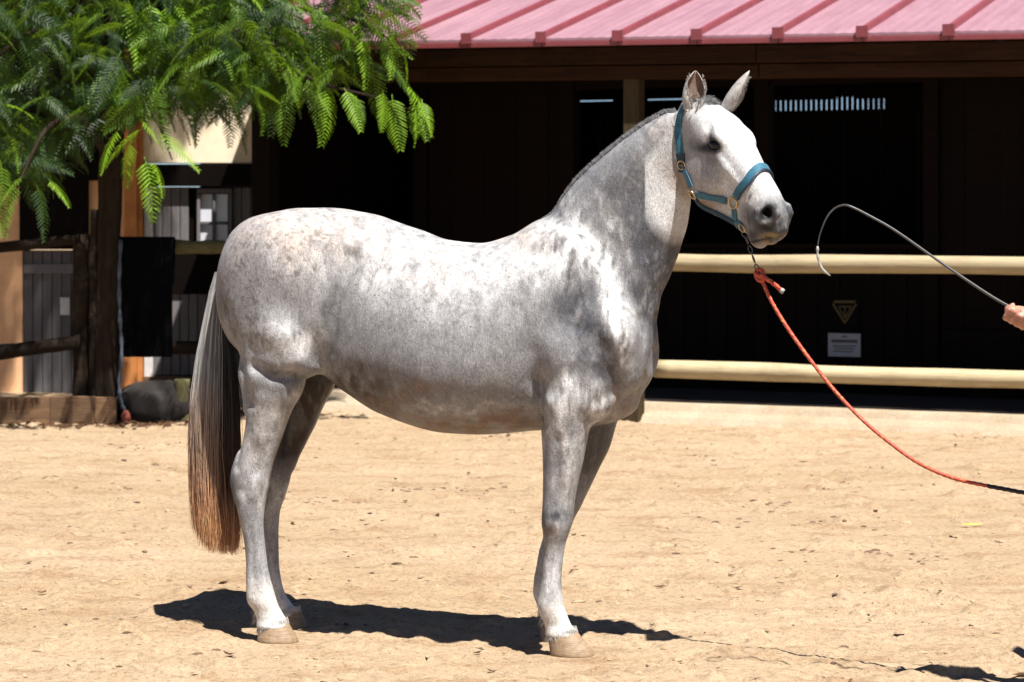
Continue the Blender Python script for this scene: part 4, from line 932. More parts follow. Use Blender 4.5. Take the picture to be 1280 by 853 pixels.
# emblem and notice on the stall front
def onwall(px, py, n): return Vector((BS(px, n), n, BZ(px, py, n)))
em = empty('wall_emblem', (K0[0], K0[1], 0), B_ROT, 'yellow triangular emblem with a T shape on the dark stable wall', 'emblem')
n_ = WN-.012
bbox('backing_board', onwall(1036, 413, n_)-Vector((0, 0, 0)), onwall(1074, 371, n_)+Vector((0, .008, 0)), M_dark, em, .001)
def stroke(p, q, w=.014):
    a, b = onwall(*p, n_-.006), onwall(*q, n_-.006); d = (b-a).normalized(); s2 = Vector((d.z, 0, -d.x))*w/2; vs = [a-s2, a+s2, b+s2, b-s2]; return MB().add([v for v in vs]+[v+Vector((0, .004, 0)) for v in vs], [(0, 1, 2, 3), (7, 6, 5, 4), (0, 4, 5, 1), (1, 5, 6, 2), (2, 6, 7, 3), (3, 7, 4, 0)])
for p, q, w in (((1041, 380), (1056, 404), .014), ((1070, 380), (1056, 404), .014), ((1042, 377.5), (1069, 377.5), .018), ((1048, 383.5), (1064, 383.5), .010), ((1056, 384), (1056, 398), .010), ((1048, 384), (1055.5, 397), .007), ((1064, 384), (1056.5, 397), .007)): stroke(p, q, w).build('stroke', M_yellow, em)
sg = empty('notice_sign', (K0[0], K0[1], 0), B_ROT, 'small white printed notice on the dark wall below the emblem', 'sign')
bbox('plate', onwall(1035, 445.5, n_), onwall(1075.5, 417.5, n_)+Vector((0, .008, 0)), M_notice, sg, .001)
for (x0, x1, y0, y1) in ((1052, 1059, 420.2, 421.8), (1039, 1072, 425.2, 428.2), (1041, 1070, 432.5, 433.2), (1043, 1068, 435.8, 436.5), (1041, 1066, 439.2, 439.9)):
    bbox('print_line', onwall(x0, y1, n_-.004), onwall(x1, y0, n_-.004)+Vector((0, .003, 0)), M_ink, sg, 0)

# rails on the sunny side of the kerb
RN = (.0, .10)
def round_rail(y_at, label):
    x0 = ps+.08; x1 = 8.2; z = {0: 1.174, 1: .383}[y_at]; m = MB(); K = 60; pts = []; rad = []
    for i in range(K+1):
        s_ = x0+(x1-x0)*i/K; q = vnoise(np.array([[s_*1.3, y_at*7., 0], [s_*1.3, y_at*7., 5.]]), 9)-.5; pts.append((s_-x0, q[0]*.010, q[1]*.010)); rad.append(.066+.007*(vnoise(np.array([[s_*2.2, 3., y_at]]), 4)[0]-.5)-.002*(i/K))
    m.tube(pts, rad, 20); o = m.build('rail', M_rail, None, True)
    c, s2 = cos(B_ROT), sin(B_ROT); o.location = (K0[0]+c*x0-s2*RN[y_at], K0[1]+s2*x0+c*RN[y_at], z); o.rotation_euler = (0, 0, B_ROT)
    return tag(o, label, 'rail', 'round timber rails of the stable front')
round_rail(0, 'upper peeled round timber rail crossing behind the whip and lead rope'); round_rail(1, 'lower peeled round timber rail just above the concrete kerb')

# ================================================================ BUILDING AND FENCE ON THE LEFT
WY = 21.5
bl = empty('stable_block', at(150, 490, WY)*1, 0, 'peach plastered stable block with grey board doors beyond the fence', 'building'); bl.location.z = 0
bl.location = (at(150, 0, WY).x, WY, 0); o0 = bl.location.copy()
def lbox(name, x0, y0, x1, y1, Ya, Yb, mat, par=None, bevel=.003, base=None):
    """box whose front face covers the photo rectangle x0..x1, y0..y1 at depth Ya"""
    a = at(x0, y1, Ya); b = at(x1, y0, Ya); lo = Vector((a.x, Ya, a.z)); hi = Vector((b.x, Yb, b.z)); c = (lo+hi)/2
    o = MB().box(lo-c, hi-c).build(name, mat, par, bevel=bevel); o.location = c-(par.location if par else Vector()); return o
def zpx(z, Y): return CY+(CAM_H-z)/Y*F_PX
g = zpx(-.05, WY)
lbox('wall', -160, 200, 28, g, WY, WY+.2, M_plaster, bl); lbox('wall', 106, 200, 179, g, WY, WY+.2, M_plaster, bl)
lbox('wall', 150.5, 112, 330, 204, WY, WY+.2, M_cream, bl); lbox('wall', -160, -260, 330, 111.5, WY, WY+.2, M_dark, bl); lbox('wall', -160, 112, 150, 199, WY, WY+.2, M_dark, bl); lbox('wall', 321, 205, 330, g, WY, WY+.2, M_plaster, bl)  # the dark upper walls stand in for deep shade
lbox('pier', 155, 60, 171, g, WY-.12, WY-.003, M_orange, bl); lbox('pier_edge', 171.5, 60, 178, g, WY-.07, WY-.003, M_orange, bl)  # orange paints shade into the pier's peach plaster
lbox('door_jamb', 180, 208, 191, g, WY-.02, WY+.15, M_white, bl)
lbox('lintel', 178, 205.5, 321, 233, WY-.05, WY+.15, M_dark, bl); lbox('lintel', 24, 200, 110, 312, WY-.06, WY+.15, M_dark, bl)  # the tall left one is added dark timber standing in for shade
lbox('threshold', 179, 471, 321, 482, WY-.04, WY+.15, M_plank, bl)
d1 = lbox('stable_door', 192, 234, 320.5, 470, WY+.06, WY+.09, M_dark, bl)
def on(par, name, x0, y0, x1, y1, Ya, Yb, mat, bevel=.002):
    o = lbox(name, x0, y0, x1, y1, Ya, Yb, mat, None, bevel); o.parent = par; o.location = o.location-(bl.location+par.location); return o
x = 192.5
while x < 319:
    e = min(x+11, 320)
    if x+11 < 247 or x > 287: on(d1, 'board', x, 235, e-1, 469, WY+.02, WY+.057, M_greyb)
    else: on(d1, 'board', x, 305, e-1, 469, WY+.02, WY+.057, M_greyb)
    x = e
on(d1, 'window_frame', 246, 236, 290, 242, WY-.005, WY+.056, M_greyb); on(d1, 'window_frame', 246, 242.5, 250, 304, WY-.005, WY+.056, M_greyb); on(d1, 'window_frame', 285, 242.5, 290, 304, WY-.005, WY+.056, M_greyb)
on(d1, 'glazing_bar', 266, 242.5, 269, 304, WY, WY+.052, M_greyb); on(d1, 'glazing_bar', 250.5, 278, 265.5, 280.5, WY, WY+.05, M_greyb); on(d1, 'glazing_bar', 269.5, 278, 284.5, 280.5, WY, WY+.05, M_greyb)
for (a, b, c, d) in ((250.5, 243, 265.5, 277.5), (269.5, 243, 284.5, 277.5), (250.5, 281, 265.5, 304), (269.5, 281, 284.5, 304)): on(d1, 'pane', a, b, c, d, WY+.03, WY+.045, M_pane)
on(d1, 'brace_shade_strip', 192.5, 315, 320, 341, WY-.004, WY+.018, M_dark); on(d1, 'brace_shade_strip', 192.5, 341.5, 320, 368, WY-.004, WY+.018, M_dark)  # the dark strips paint a band of shade across the door
d2 = lbox('stable_door', 29, 313, 105, g, WY+.06, WY+.09, M_dark, bl)
x = 29.5
while x < 104: on(d2, 'board', x, 314, min(x+12, 105)-1, g, WY+.02, WY+.057, M_greyb); x += 12
on(d2, 'brace_shade_strip', 29, 330, 105, 342, WY-.004, WY+.018, M_greyb); on(d2, 'white_notice', 75, 372, 87, 394, WY+.005, WY+.018, M_white)
# added dark boards over the left door, standing in for deep shade
x = -150
while x < 150: lbox('shade_board', x, -230, x+17, 199, WY-.10, WY-.07, M_dark, bl); x += 18
lbox('shade_beam', -155, 199.5, 152, 226, WY-.14, WY-.07, M_dark, bl)
m = MB(); zt = 4.9; xa, xb = at(-200, 0, WY).x-o0.x, at(335, 0, WY).x-o0.x
m.add([(xa, -.35, zt-.12), (xb, -.35, zt-.12), (xb, 3.5, zt+.9), (xa, 3.5, zt+.9), (xa, -.35, zt-.05), (xb, -.35, zt-.05), (xb, 3.5, zt+.97), (xa, 3.5, zt+.97)], [(0, 3, 2, 1), (4, 5, 6, 7), (0, 1, 5, 4), (1, 2, 6, 5), (2, 3, 7, 6), (3, 0, 4, 7)]); m.build('roof', M_rib, bl)

FY = 18.75
def log(name, p0, p1, r0, r1, mat, parent=None, seed=0, n=14, K=14, wob=.012):
    p0, p1 = Vector(p0), Vector(p1); L = (p1-p0).length; m = MB(); pts, rad = [], []
    for i in range(K+1):
        t = i/K; q = vnoise(np.array([[t*4, seed, 0], [t*4, seed, 7.], [t*9, seed, 3.]]), seed)-.5; pts.append((t*L, q[0]*wob*2, q[1]*wob*2)); rad.append((r0+(r1-r0)*t)*(1+.18*q[2]))
    m.tube(pts, rad, n); 
    for i, v in enumerate(m.v):
        q = vnoise(np.array([[v[0]*9, v[1]*30, v[2]*30+seed]]), seed)[0]-.5; m.v[i] = (v[0], v[1]*(1+.2*q), v[2]*(1+.2*q))
    o = m.build(name, mat, parent, True); o.location = p0-(parent.location if parent else Vector()); o.rotation_euler = (p1-p0).to_track_quat('X', 'Z').to_euler(); return o
fe = empty('rail_fence', (at(60, 0, FY).x, FY, 0), 0, 'old rough fence of round rails and posts left of the tree trunk', 'fence')
def gr(px, Y): return Vector((at(px, 0, Y).x, Y, -.05))
log('post', gr(101, FY), at(103, 293, FY), .062, .068, M_bark, fe, 3); log('post', gr(116, FY-.05), at(117, 262, FY-.05), .036, .034, M_bark, fe, 5)
log('post', gr(-60, FY), at(-60, 300, FY), .07, .07, M_bark, fe, 9)
log('rail', at(-120, 325, FY-.1), at(96, 300, FY-.1), .048, .040, M_barkh, fe, 6); log('rail', at(-120, 456, FY-.12), at(100, 428, FY-.12), .058, .052, M_barkh, fe, 7)
fr = empty('mossy_fence', (at(220, 0, FY).x, FY, 0), 0, 'mossy topped rail fence between the trunk and the stable', 'fence')
log('rail', at(140, 306, FY), at(322, 311, FY+.6), .055, .05, M_moss, fr, 12); log('rail', at(140, 436, FY), at(322, 436, FY+.6), .05, .045, M_barkh, fr, 13)
log('post', gr(316, FY+.6), at(316, 300, FY+.6), .06, .055, M_bark, fr, 15)
log('stump', gr(229, FY-.15), at(229, 474, FY-.15), .055, .05, M_moss, fr, 14)
# boards at the foot
for i, (a, b, y0, y1, dd) in enumerate(((-150, 62, 497, 527, 0), (62.5, 118, 496, 526, .006), (118.5, 145, 497, 525, .0))):
    tag(lbox('ground_board', a, y0, b, y1+6, FY-.26+dd, FY-.20+dd, M_plank), ['long brown board standing on edge at the left foot of the fence', 'short brown board on edge between the long board and the trunk board', 'short brown board on edge right beside the tree trunk'][i], 'board', 'brown boards on edge under the fence')
# boulder
def rock(name, c, rad, mat, seed, label):
    bm = bmesh.new(); bmesh.ops.create_icosphere(bm, subdivisions=4, radius=1)
    for v in bm.verts:
        n = v.co.normalized(); k = .75+.5*fbm(np.array([[n.x*1.6+seed, n.y*1.6, n.z*1.6]]), 4, seed)[0]; v.co = Vector((n.x*rad[0], n.y*rad[1], n.z*rad[2]))*k
    me = bpy.data.meshes.new(name); bm.to_mesh(me); bm.free(); o = link(name, me, mat, None, True); o.location = c; return tag(o, label, 'stone')
c = at(196, 506, FY-.1); rock('boulder', (c.x, FY-.08, .11), (.30, .16, .20), M_stone, 3, 'dark grey boulder on the ground beside the tree trunk'); 
# blanket over the rail
m = MB(); n1, n2 = 26, 30; ca = at(149, 0, FY).x; cb = at(217, 0, FY).x; zt0 = at(0, 300, FY).z+.012; zb0 = at(0, 446, FY).z
for lay in (0, 1):
    for i in range(n1+1):
        for j in range(n2+1):
            u_ = i/n1; w_ = j/n2; x = ca+(cb-ca)*u_+.008*sin(w_*7+u_*3)*w_
            front = w_*1.45
            if front <= 1: z = zb0+(zt0-zb0)*front; y = FY-.062-.018*sin(u_*15+1.1*front*2)*(1-front)-.01*sin(u_*37)*(1-front)**.5
            elif front < 1.12: a = (front-1)/.12*pi; z = zt0+.012*sin(a); y = FY-.062*cos(a)
            else: z = zt0-(front-1.12)/.33*.35; y = FY+.062+.015*sin(u_*13)*(front-1.12)*3
            m.v.append((x, y+(.006 if lay else 0)*(1 if front <= 1 else -1), z-(.006 if lay and 1 < front < 1.12 else 0)))
st_ = (n1+1)*(n2+1)
for lay in (0, 1):
    for i in range(n1):
        for j in range(n2): a = lay*st_+i*(n2+1)+j; f = (a, a+n2+1, a+n2+2, a+1); m.f.append(f if not lay else f[::-1])
tag(m.build('blanket', M_blanket, None, True), 'black horse blanket hung over the mossy fence rail', 'blanket')
# rope hanging on the trunk and a rag at its foot
pts = spline([at(151, 300, FY-.13), at(149, 350, FY-.16), at(150, 400, FY-.15), at(152, 440, FY-.16), at(149, 480, FY-.17), at(151, 500, FY-.2), at(156, 515, FY-.22)], 6)
tag(MB().tube(pts, [.013+.004*sin(i*1.7) for i in range(len(pts))], 8).build('hanging_rope', M_blue, None, True), 'faded blue rope hanging down beside the tree trunk', 'rope')
c = at(158, 517, FY-.24); o = rock('rag', (c.x, FY-.26, .045), (.035, .03, .05), M_red, 8, 'small crumpled red rag at the foot of the trunk'); o['category'] = 'rag'
# ================================================================ TREE
TY = 18.72
tree = empty('tree', (at(134, 0, TY).x, TY, 0), 0, 'feathery leaved tree leaning over the left of the stable', 'tree')
TL = tree.location
def limb(name, pts, rads, parent, n=12):
    P = spline(pts, 7); R = np.interp(np.linspace(0, 1, len(P)), np.linspace(0, 1, len(rads)), rads); m = MB().tube([p-TL for p in P], list(R), n)
    for i, v in enumerate(m.v):
        q = vnoise(np.array([[v[0]*22, v[1]*22, v[2]*5]]), 5)[0]-.5; c = P[i//n]-TL; d = Vector(v)-c if i//n < len(P) else Vector(); m.v[i] = tuple(c+d*(1+.28*q))
    o = m.build(name, M_bark if parent is tree and name == 'trunk' else M_bark, parent, True); return o
g0 = Vector((at(134, 0, TY).x, TY, -.05))
top = at(140, 60, TY)
limb('trunk', [g0, g0+Vector((.0, .0, .5)), at(134, 380, TY), at(137, 250, TY), at(139, 150, TY), top, at(120, -150, TY+.1)], [.105, .095, .09, .088, .082, .07, .05], tree)
BRN = [[at(139, 190, TY), at(180, 90, TY-.1), at(260, 30, TY-.2), at(340, 10, TY-.3), at(430, 22, TY-.3), at(480, 45, TY-.3), at(520, 70, TY-.3)],
       [at(139, 150, TY), at(200, 100, TY-.3), at(280, 78, TY-.5), at(360, 90, TY-.55), at(420, 110, TY-.6), at(470, 122, TY-.6), at(520, 140, TY-.6)],
       [at(139, 160, TY), at(150, 130, TY-.4), at(175, 120, TY-.7), at(200, 160, TY-.85), at(215, 200, TY-.9)],
       [at(139, 130, TY), at(90, 60, TY-.3), at(40, 40, TY-.6), at(-20, 90, TY-.8), at(-60, 150, TY-.9)],
       [at(138, 200, TY), at(100, 150, TY-.4), at(60, 160, TY-.8), at(30, 215, TY-1.0), at(10, 260, TY-1.05)],
       [top, at(60, -60, TY-.3), at(-60, -120, TY-.2), at(-160, -160, TY)],
       [top, at(220, -50, TY), at(330, -90, TY-.1), at(430, -60, TY-.1), at(500, -30, TY-.2)],
       [at(120, -150, TY+.1), at(160, -400, TY+.3), at(230, -650, TY+.5), at(300, -850, TY+.7)],
       [at(120, -150, TY+.1), at(60, -400, TY+.3), at(0, -650, TY+.5)]]
for b in BRN: limb('branch', b, [.040, .028, .018, .010, .005], tree, 8)
def frond(seed, L=.42, pairs=17, wide=.125):
    """a drooping compound leaf: stalk along +x in its own frame, pairs of comb-like leaflets"""
    q = random.Random(seed); V, Fq, Tn = [], [], []
    def P(t): return Vector((L*t, 0, -.16*L*t*t*2.2))
    def quad(a, b, c, d, k): n = len(V); V.extend([a, b, c, d]); Fq.append((n, n+1, n+2, n+3)); Tn.extend([k]*4)
    for i in range(8):
        a, b = P(i/8), P((i+1)/8); w = Vector((0, .0028*(1-i/10), 0)); quad(a-w, a+w, b+w, b-w, .9)
    for i in range(pairs):
        t = .13+.87*i/(pairs-1); c = P(t); ln = wide*(.42+.58*sin(pi*min(1, .25+.62*t)))*(1-.45*max(t-.65, 0)/.35); 
        for sd in (1, -1):
            d = Vector((.50+.35*t+q.uniform(-.06, .06), sd*1., -.10-q.uniform(0, .22))).normalized(); w = Vector((1, -sd*.35, 0)).normalized()*L/pairs*.27
            m = c+d*ln*.5+Vector((0, 0, .004)); e = c+d*ln+Vector((0, 0, -.14*ln)); k = q.uniform(.0, .16)
            quad(c-w*.55, c+w*.55, m+w, m-w, k); quad(m-w, m+w, e+w*.28, e-w*.28, k)
    return np.array([tuple(v) for v in V]), np.array(Fq), np.array(Tn)
FR = [frond(s, L, p, w) for s, L, p, w in ((1, .42, 16, .11), (2, .35, 14, .10), (3, .46, 18, .12), (4, .29, 12, .085), (5, .38, 15, .09))]
rt = np.random.RandomState(5)
def basis(d, roll):
    d = np.array(d, float); d /= np.linalg.norm(d); s = np.cross((0, 0, 1.), d); s /= np.linalg.norm(s)+1e-9; u = np.cross(d, s)
    return np.stack([d, s*cos(roll)+u*sin(roll), u*cos(roll)-s*sin(roll)], 1)
def ylow(x): return np.interp(x, [-80, 0, 60, 95, 110, 140, 200, 215, 240, 320, 360, 420, 470, 500, 530], [260, 250, 235, 190, 150, 185, 170, 150, 140, 145, 130, 125, 115, 120, 105])
items = []
# placed sprays: (root px, root py, direction in the picture, size, brightness as painted light)
for (x, y, dx, dy, k, b, Yo) in [(512, 112, .45, 1, 1.0, 1., -.6), (518, 126, .15, 1, .85, 1., -.6), (505, 102, .8, .75, 1.0, 1., -.62), (527, 124, .2, 1, .8, 1., -.6), (490, 118, .1, 1, .9, 1., -.6), (478, 112, .25, 1, .8, .85, -.6), (470, 30, .55, .9, 1.0, 1., -.4), (445, 20, .5, 1, 1.1, 1., -.42),
        (488, 38, .3, 1, .9, 1., -.4), (500, 50, .45, .9, .7, .95, -.4), (400, 10, .15, 1, 1.15, .9, -.45), (370, 5, -.3, 1, 1.2, .8, -.45), (340, 5, -.55, 1, 1.1, .7, -.45), (430, 5, .9, .35, 1.0, .95, -.4), (465, 5, 1, .3, .8, .9, -.4),
        (410, 60, .3, 1, .8, .8, -.5), (180, 195, .35, 1, 1.15, 1., -.95), (190, 200, .75, .9, .8, .9, -.95), (180, 160, -.9, .5, .8, .95, -.95), (175, 150, .9, .6, .9, .9, -.95), (195, 165, .95, .45, .9, .8, -.95), (165, 175, -.35, 1, .9, .85, -.95), (150, 160, -.7, .9, .8, .8, -.9),
        (160, 0, .55, 1, 1.25, 1., -.5), (185, 0, .35, 1, 1.25, 1., -.5), (205, 5, .5, .9, 1.0, .95, -.5), (215, 0, .8, .8, .9, .9, -.5), (150, 80, .2, 1, .9, .6, -.6), (235, 70, .05, 1, .9, .65, -.6), (240, 90, .7, .9, .9, .8, -.6),
        (20, 225, -.4, 1, 1., .35, -1.1), (45, 230, .5, 1, 1., .3, -1.1), (30, 220, -.8, .55, .9, .6, -1.1), (0, 200, .2, 1, 1., .5, -1.1), (60, 225, .9, .5, .7, .8, -1.1), (-10, 250, .6, .8, .9, .6, -1.1), (5, 130, .9, .1, .6, .9, -1.1), (15, 170, .6, .9, .9, .4, -1.),
        (300, 130, -.15, 1, .8, .3, -.5), (285, 120, .2, 1, .9, .3, -.5), (240, 125, .1, 1, .7, .1, -.6), (330, 100, .3, 1, 1., .4, -.5), (360, 110, -.1, 1, 1., .5, -.6), (385, 100, .5, .9, 1., .6, -.6), (410, 105, .15, 1, 1., .7, -.6), (430, 110, .6, .9, .9, .75, -.6), (445, 120, .1, 1, .8, .6, -.6)]:
    p = at(x, y, TY+Yo+rt.uniform(-.08, .08)); items.append((np.array(p), (dx, rt.uniform(-.55, -.1), -dy), k, b, rt.uniform(-.5, .5)))
n_front = len(items)
for i in range(1150):                                           # the visible mass of the crown
    x = rt.uniform(-90, 500); yl = ylow(x)-35; y = yl-abs(rt.normal())*110 if rt.rand() < .6 else rt.uniform(-60, yl)
    if y < -120: y = rt.uniform(-60, 40)
    if x > 430 and y > 90 or x > 475: continue
    if 150 < x < 330 and y > 125 and rt.rand() < .75: continue
    if x > 330 and 30 < y < 75 and rt.rand() < .6: continue
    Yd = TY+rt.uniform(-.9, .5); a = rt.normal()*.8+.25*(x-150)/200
    dark = np.clip((200-x)/220, 0, 1); b = np.clip(rt.uniform(-.35, .7)-dark*.5, 0, 1)  # leaf colour darkens to the left, painting in the crown's shade
    items.append((np.array(at(x, y, Yd)), (a*1.25, rt.normal()*.45-.1, -rt.uniform(.0, .95)), rt.uniform(.6, 1.1), b, rt.uniform(-1.1, 1.1)))
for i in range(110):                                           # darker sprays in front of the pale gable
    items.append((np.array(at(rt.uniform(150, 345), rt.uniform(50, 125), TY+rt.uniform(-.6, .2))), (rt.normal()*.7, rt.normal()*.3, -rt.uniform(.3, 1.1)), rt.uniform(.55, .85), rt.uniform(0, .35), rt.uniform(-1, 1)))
for (cx, cy, cz, rx, ry, rz, n) in [(-3.8, 19.2, 4.1, 1.5, .8, .8, 380), (-3.3, 19.4, 7.4, 1.3, .8, 1.0, 420), (-2.5, 19.5, 7.4, .7, .6, .9, 170), (-2.0, 18.9, 4.3, 1.0, .7, .8, 200)]:
    for i in range(n):                                         # the crown above the picture, which shades the fence and the block
        d = rt.normal(size=3); d /= np.linalg.norm(d); q = rt.uniform(.35, 1)**.5; p = np.array([cx+d[0]*rx*q, cy+d[1]*ry*q, cz+d[2]*rz*q]); items.append((p, (d[0]+rt.normal()*.4, d[1]*.7+rt.normal()*.4, d[2]*.4-.5), rt.uniform(.8, 1.3), rt.uniform(0, .5), rt.uniform(-1, 1)))
def gap(p):                                                    # the crown is open where the sun reaches the foot of the left door
    t = (21.4-p[1])/.40; wx, wz = p[0]-.22*t, p[2]-t; return at(-70, 0, WY).x < wx < at(112, 0, WY).x and -.3 < wz < .80
items = items[:n_front]+[q for q in items[n_front:] if not gap(q[0])]
ms = []
for k, (V, F_, T_) in enumerate(FR):
    for b in range(3):
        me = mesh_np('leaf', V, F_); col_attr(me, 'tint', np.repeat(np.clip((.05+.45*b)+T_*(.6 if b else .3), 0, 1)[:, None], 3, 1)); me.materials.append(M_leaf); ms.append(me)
bigV, bigF, bigC = [], [], []; off = 0
for i, (p, d, k, b, roll) in enumerate(items):
    v = rt.randint(5); R = basis(d, roll)
    if i < 300:
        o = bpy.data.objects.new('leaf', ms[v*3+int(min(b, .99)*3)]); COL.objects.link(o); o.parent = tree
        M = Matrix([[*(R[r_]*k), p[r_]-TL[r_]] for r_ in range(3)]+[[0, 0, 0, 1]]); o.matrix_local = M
    else:
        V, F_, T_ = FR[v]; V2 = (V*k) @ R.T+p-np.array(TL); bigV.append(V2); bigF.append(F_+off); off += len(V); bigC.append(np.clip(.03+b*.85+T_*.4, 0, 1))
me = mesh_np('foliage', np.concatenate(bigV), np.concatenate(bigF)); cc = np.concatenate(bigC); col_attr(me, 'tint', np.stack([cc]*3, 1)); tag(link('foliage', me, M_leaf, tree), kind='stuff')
# ================================================================ HORSE, HALTER, ROPE, WHIP, HANDLER
horse, HBVH = build_horse(.0055)
EYE = w2h(np.array([0, 0, CAM_H]))
def hit_px(x, y):
    d = w2h(np.array(at(x, y, 9.)))-EYE; h = HBVH.ray_cast(Vector(EYE), Vector(d).normalized())
    if h[0] is None:
        q = HBVH.find_nearest(Vector(w2h(np.array(at(x, y, 8.62))))); return np.array(q[0]), np.array(q[1])
    return np.array(h[0]), np.array(h[1])
def outward(p, n):
    c = HP+HT*float((p-HP)@HT); return n if (p-c)@n > 0 else -n
def mirror_head(p): b = float((p-HP)@HB); return p-2*b*HB
def strap(name, pts, mat, parent, w=.024, th=.003, off=.0035, per=6):
    """webbing laid on the skin; pts are (position, normal) in the horse's frame"""
    P = spline([p for p, n in pts], per); N = [Vector(n) for n in (np.array([n for p, n in pts]))]; NN = spline(N, per); vs = []
    for i, p in enumerate(P):
        t = (P[min(i+1, len(P)-1)]-P[max(i-1, 0)]).normalized(); q = HBVH.find_nearest(p); n = NN[i].normalized(); n = (n-t*n.dot(t)).normalized(); s = t.cross(n)
        base = p+n*off
        for a, b in ((-1, 0), (1, 0), (1, 1), (-1, 1)): vs.append(base+s*(w/2)*a+n*th*b)
    fs = []
    for i in range(len(P)-1):
        for k in range(4): fs.append((i*4+k, i*4+(k+1) % 4, i*4+4+(k+1) % 4, i*4+4+k))
    fs += [(3, 2, 1, 0), tuple(len(P)*4-4+k for k in range(4))]
    o = link(name, to_mesh(name, np.array([tuple(v) for v in vs]), fs), mat, parent); return o
def hp(x, y): p, n = hit_px(x, y); return p, outward(p, n)
def hn(t, dirn, dirb):
    """point on the skin of the head in slice t, looking from outside along -(dirn, dirb)"""
    d = HN*dirn+HB*dirb; d = d/np.linalg.norm(d); o = HP+HT*t-HN*.01; h = HBVH.ray_cast(Vector(o), Vector(d)); p = np.array(h[0]); return p, outward(p, np.array(h[1]))
hal = empty('halter', tuple(H_O), -H_YAW, 'blue webbing halter with brass rings on the grey horse head', 'halter')
def ring(name, c, n, R, r_, mat, parent, sx=1., sy=1., roll=0):
    n = Vector(n).normalized(); a = n.orthogonal().normalized(); b = n.cross(a); vs, fs = [], []; K, J = 26, 8
    if sx != 1 or roll: q = Vector(HT); a = (q-n*q.dot(n)).normalized(); b = n.cross(a)
    for i in range(K):
        w = 2*pi*i/K; d = a*cos(w)*sx+b*sin(w)*sy; dn = d.normalized()
        for j in range(J): u = 2*pi*j/J; vs.append(Vector(c)+d*R+dn*cos(u)*r_+n*sin(u)*r_)
    for i in range(K):
        for j in range(J): fs.append((i*J+j, i*J+(j+1) % J, ((i+1) % K)*J+(j+1) % J, ((i+1) % K)*J+j))
    return link(name, to_mesh(name, np.array([tuple(v) for v in vs]), fs), mat, parent, True)
cheek = hp(867, 242); nosr = hp(918, 253); upr = hp(853, 206)
mir = lambda q: (mirror_head(q[0]), q[1]-2*float(q[1]@HB)*HB)
crown = [hp(852, 199), hp(849, 180), hp(848, 165), hp(850, 150), hp(853, 139)]
ov = [hn(-.045, 1, .9), hn(-.05, 1, .3), hn(-.05, 1, -.3), hn(-.045, 1, -.9)]
def lift(q, k): return (q[0]+q[1]*k, q[1])
strap('crown_strap', [crown[0], crown[1], crown[2], crown[3], crown[4]]+ov[1:3]+[mir(crown[4]), mir(crown[2]), mir(crown[0])], M_web, hal)
strap('cheek_strap', [hp(855, 211), hp(860, 222), hp(865, 234)], M_web, hal); strap('cheek_strap', [mir(hp(855, 211)), mir(hp(860, 222)), mir(hp(865, 234))], M_web, hal)
strap('keeper', [hp(851, 192), hp(852, 200), hp(853, 206)], M_webd, hal, .030, .003, .007)
strap('throat_strap', [hp(853, 212), hp(850, 219), hp(847, 223)], M_web, hal, .020)
strap('nose_cheek_piece', [hp(871, 243), hp(882, 245), hp(895, 247.5), hp(909, 251)], M_web, hal, .026)
strap('nose_cheek_piece', [mir(hp(866, 241)), mir(hp(880, 244)), mir(hp(895, 247.5)), mir(hp(909, 251))], M_web, hal, .026)
a = float((nosr[0]-HP)@HT)
nb_ = [hp(921, 246), hp(926, 237), hp(934, 227)]; tn = float((nb_[2][0]-HP)@HT)
nose = nb_+[hn(tn-.012, 1, .62), hn(tn-.022, 1, .2), hn(tn-.022, 1, -.2), hn(tn-.012, 1, -.62)]+[mir(q) for q in nb_[::-1]]
strap('noseband', nose, M_web, hal, .029, .005); strap('noseband_edge', [(q[0]+HT*.0135, q[1]) for q in nose], M_webd, hal, .006, .006, .003)
ch = [hp(918.5, 262), hp(919.5, 272), hp(921, 281)]
strap('chin_strap', ch, M_web, hal, .022)
tc = float((ch[2][0]-HP)@HT)+.004
strap('chin_strap', [lift(ch[2], .002), hn(tc+.012, -1, .35), hn(tc+.012, -1, 0), hn(tc+.012, -1, -.35), mir(ch[2]), mir(ch[0])], M_web, hal, .022)
strap('jaw_strap', [hp(869, 247), hp(875, 255), hp(884, 261), hp(896, 266), hn(.42, -1, .22), hn(tc, -1, .12)], M_webd, hal, .018)
for c, R_ in ((upr, .015), (cheek, .017), (nosr, .0185)): ring('ring', c[0]+c[1]*.008, c[1], R_, .0035, M_brass, hal); ring('ring', mir(c)[0]+mir(c)[1]*.008, mir(c)[1], R_, .0035, M_brass, hal)
bk = hp(923.5, 287); ring('buckle', bk[0]+bk[1]*.008, bk[1], .016, .003, M_brass, hal, 1.0, .75, 1); strap('buckle_tongue', [(bk[0]-HT*.012, bk[1]), bk, (bk[0]+HT*.012, bk[1])], M_brass, hal, .003, .002, .009)
CH = hn(tc+.012, -1, .0)[0]
wch = h2w(CH)
dx = (932-CX)/F_PX*wch[1]                                       # chin ring hangs under the jaw
chin = np.array([dx, wch[1], wch[2]-.012]); chp = h2px(w2h(chin))
ring('chin_ring', w2h(chin), wdir(.3, -1, .1), .014, .003, M_steel, hal)
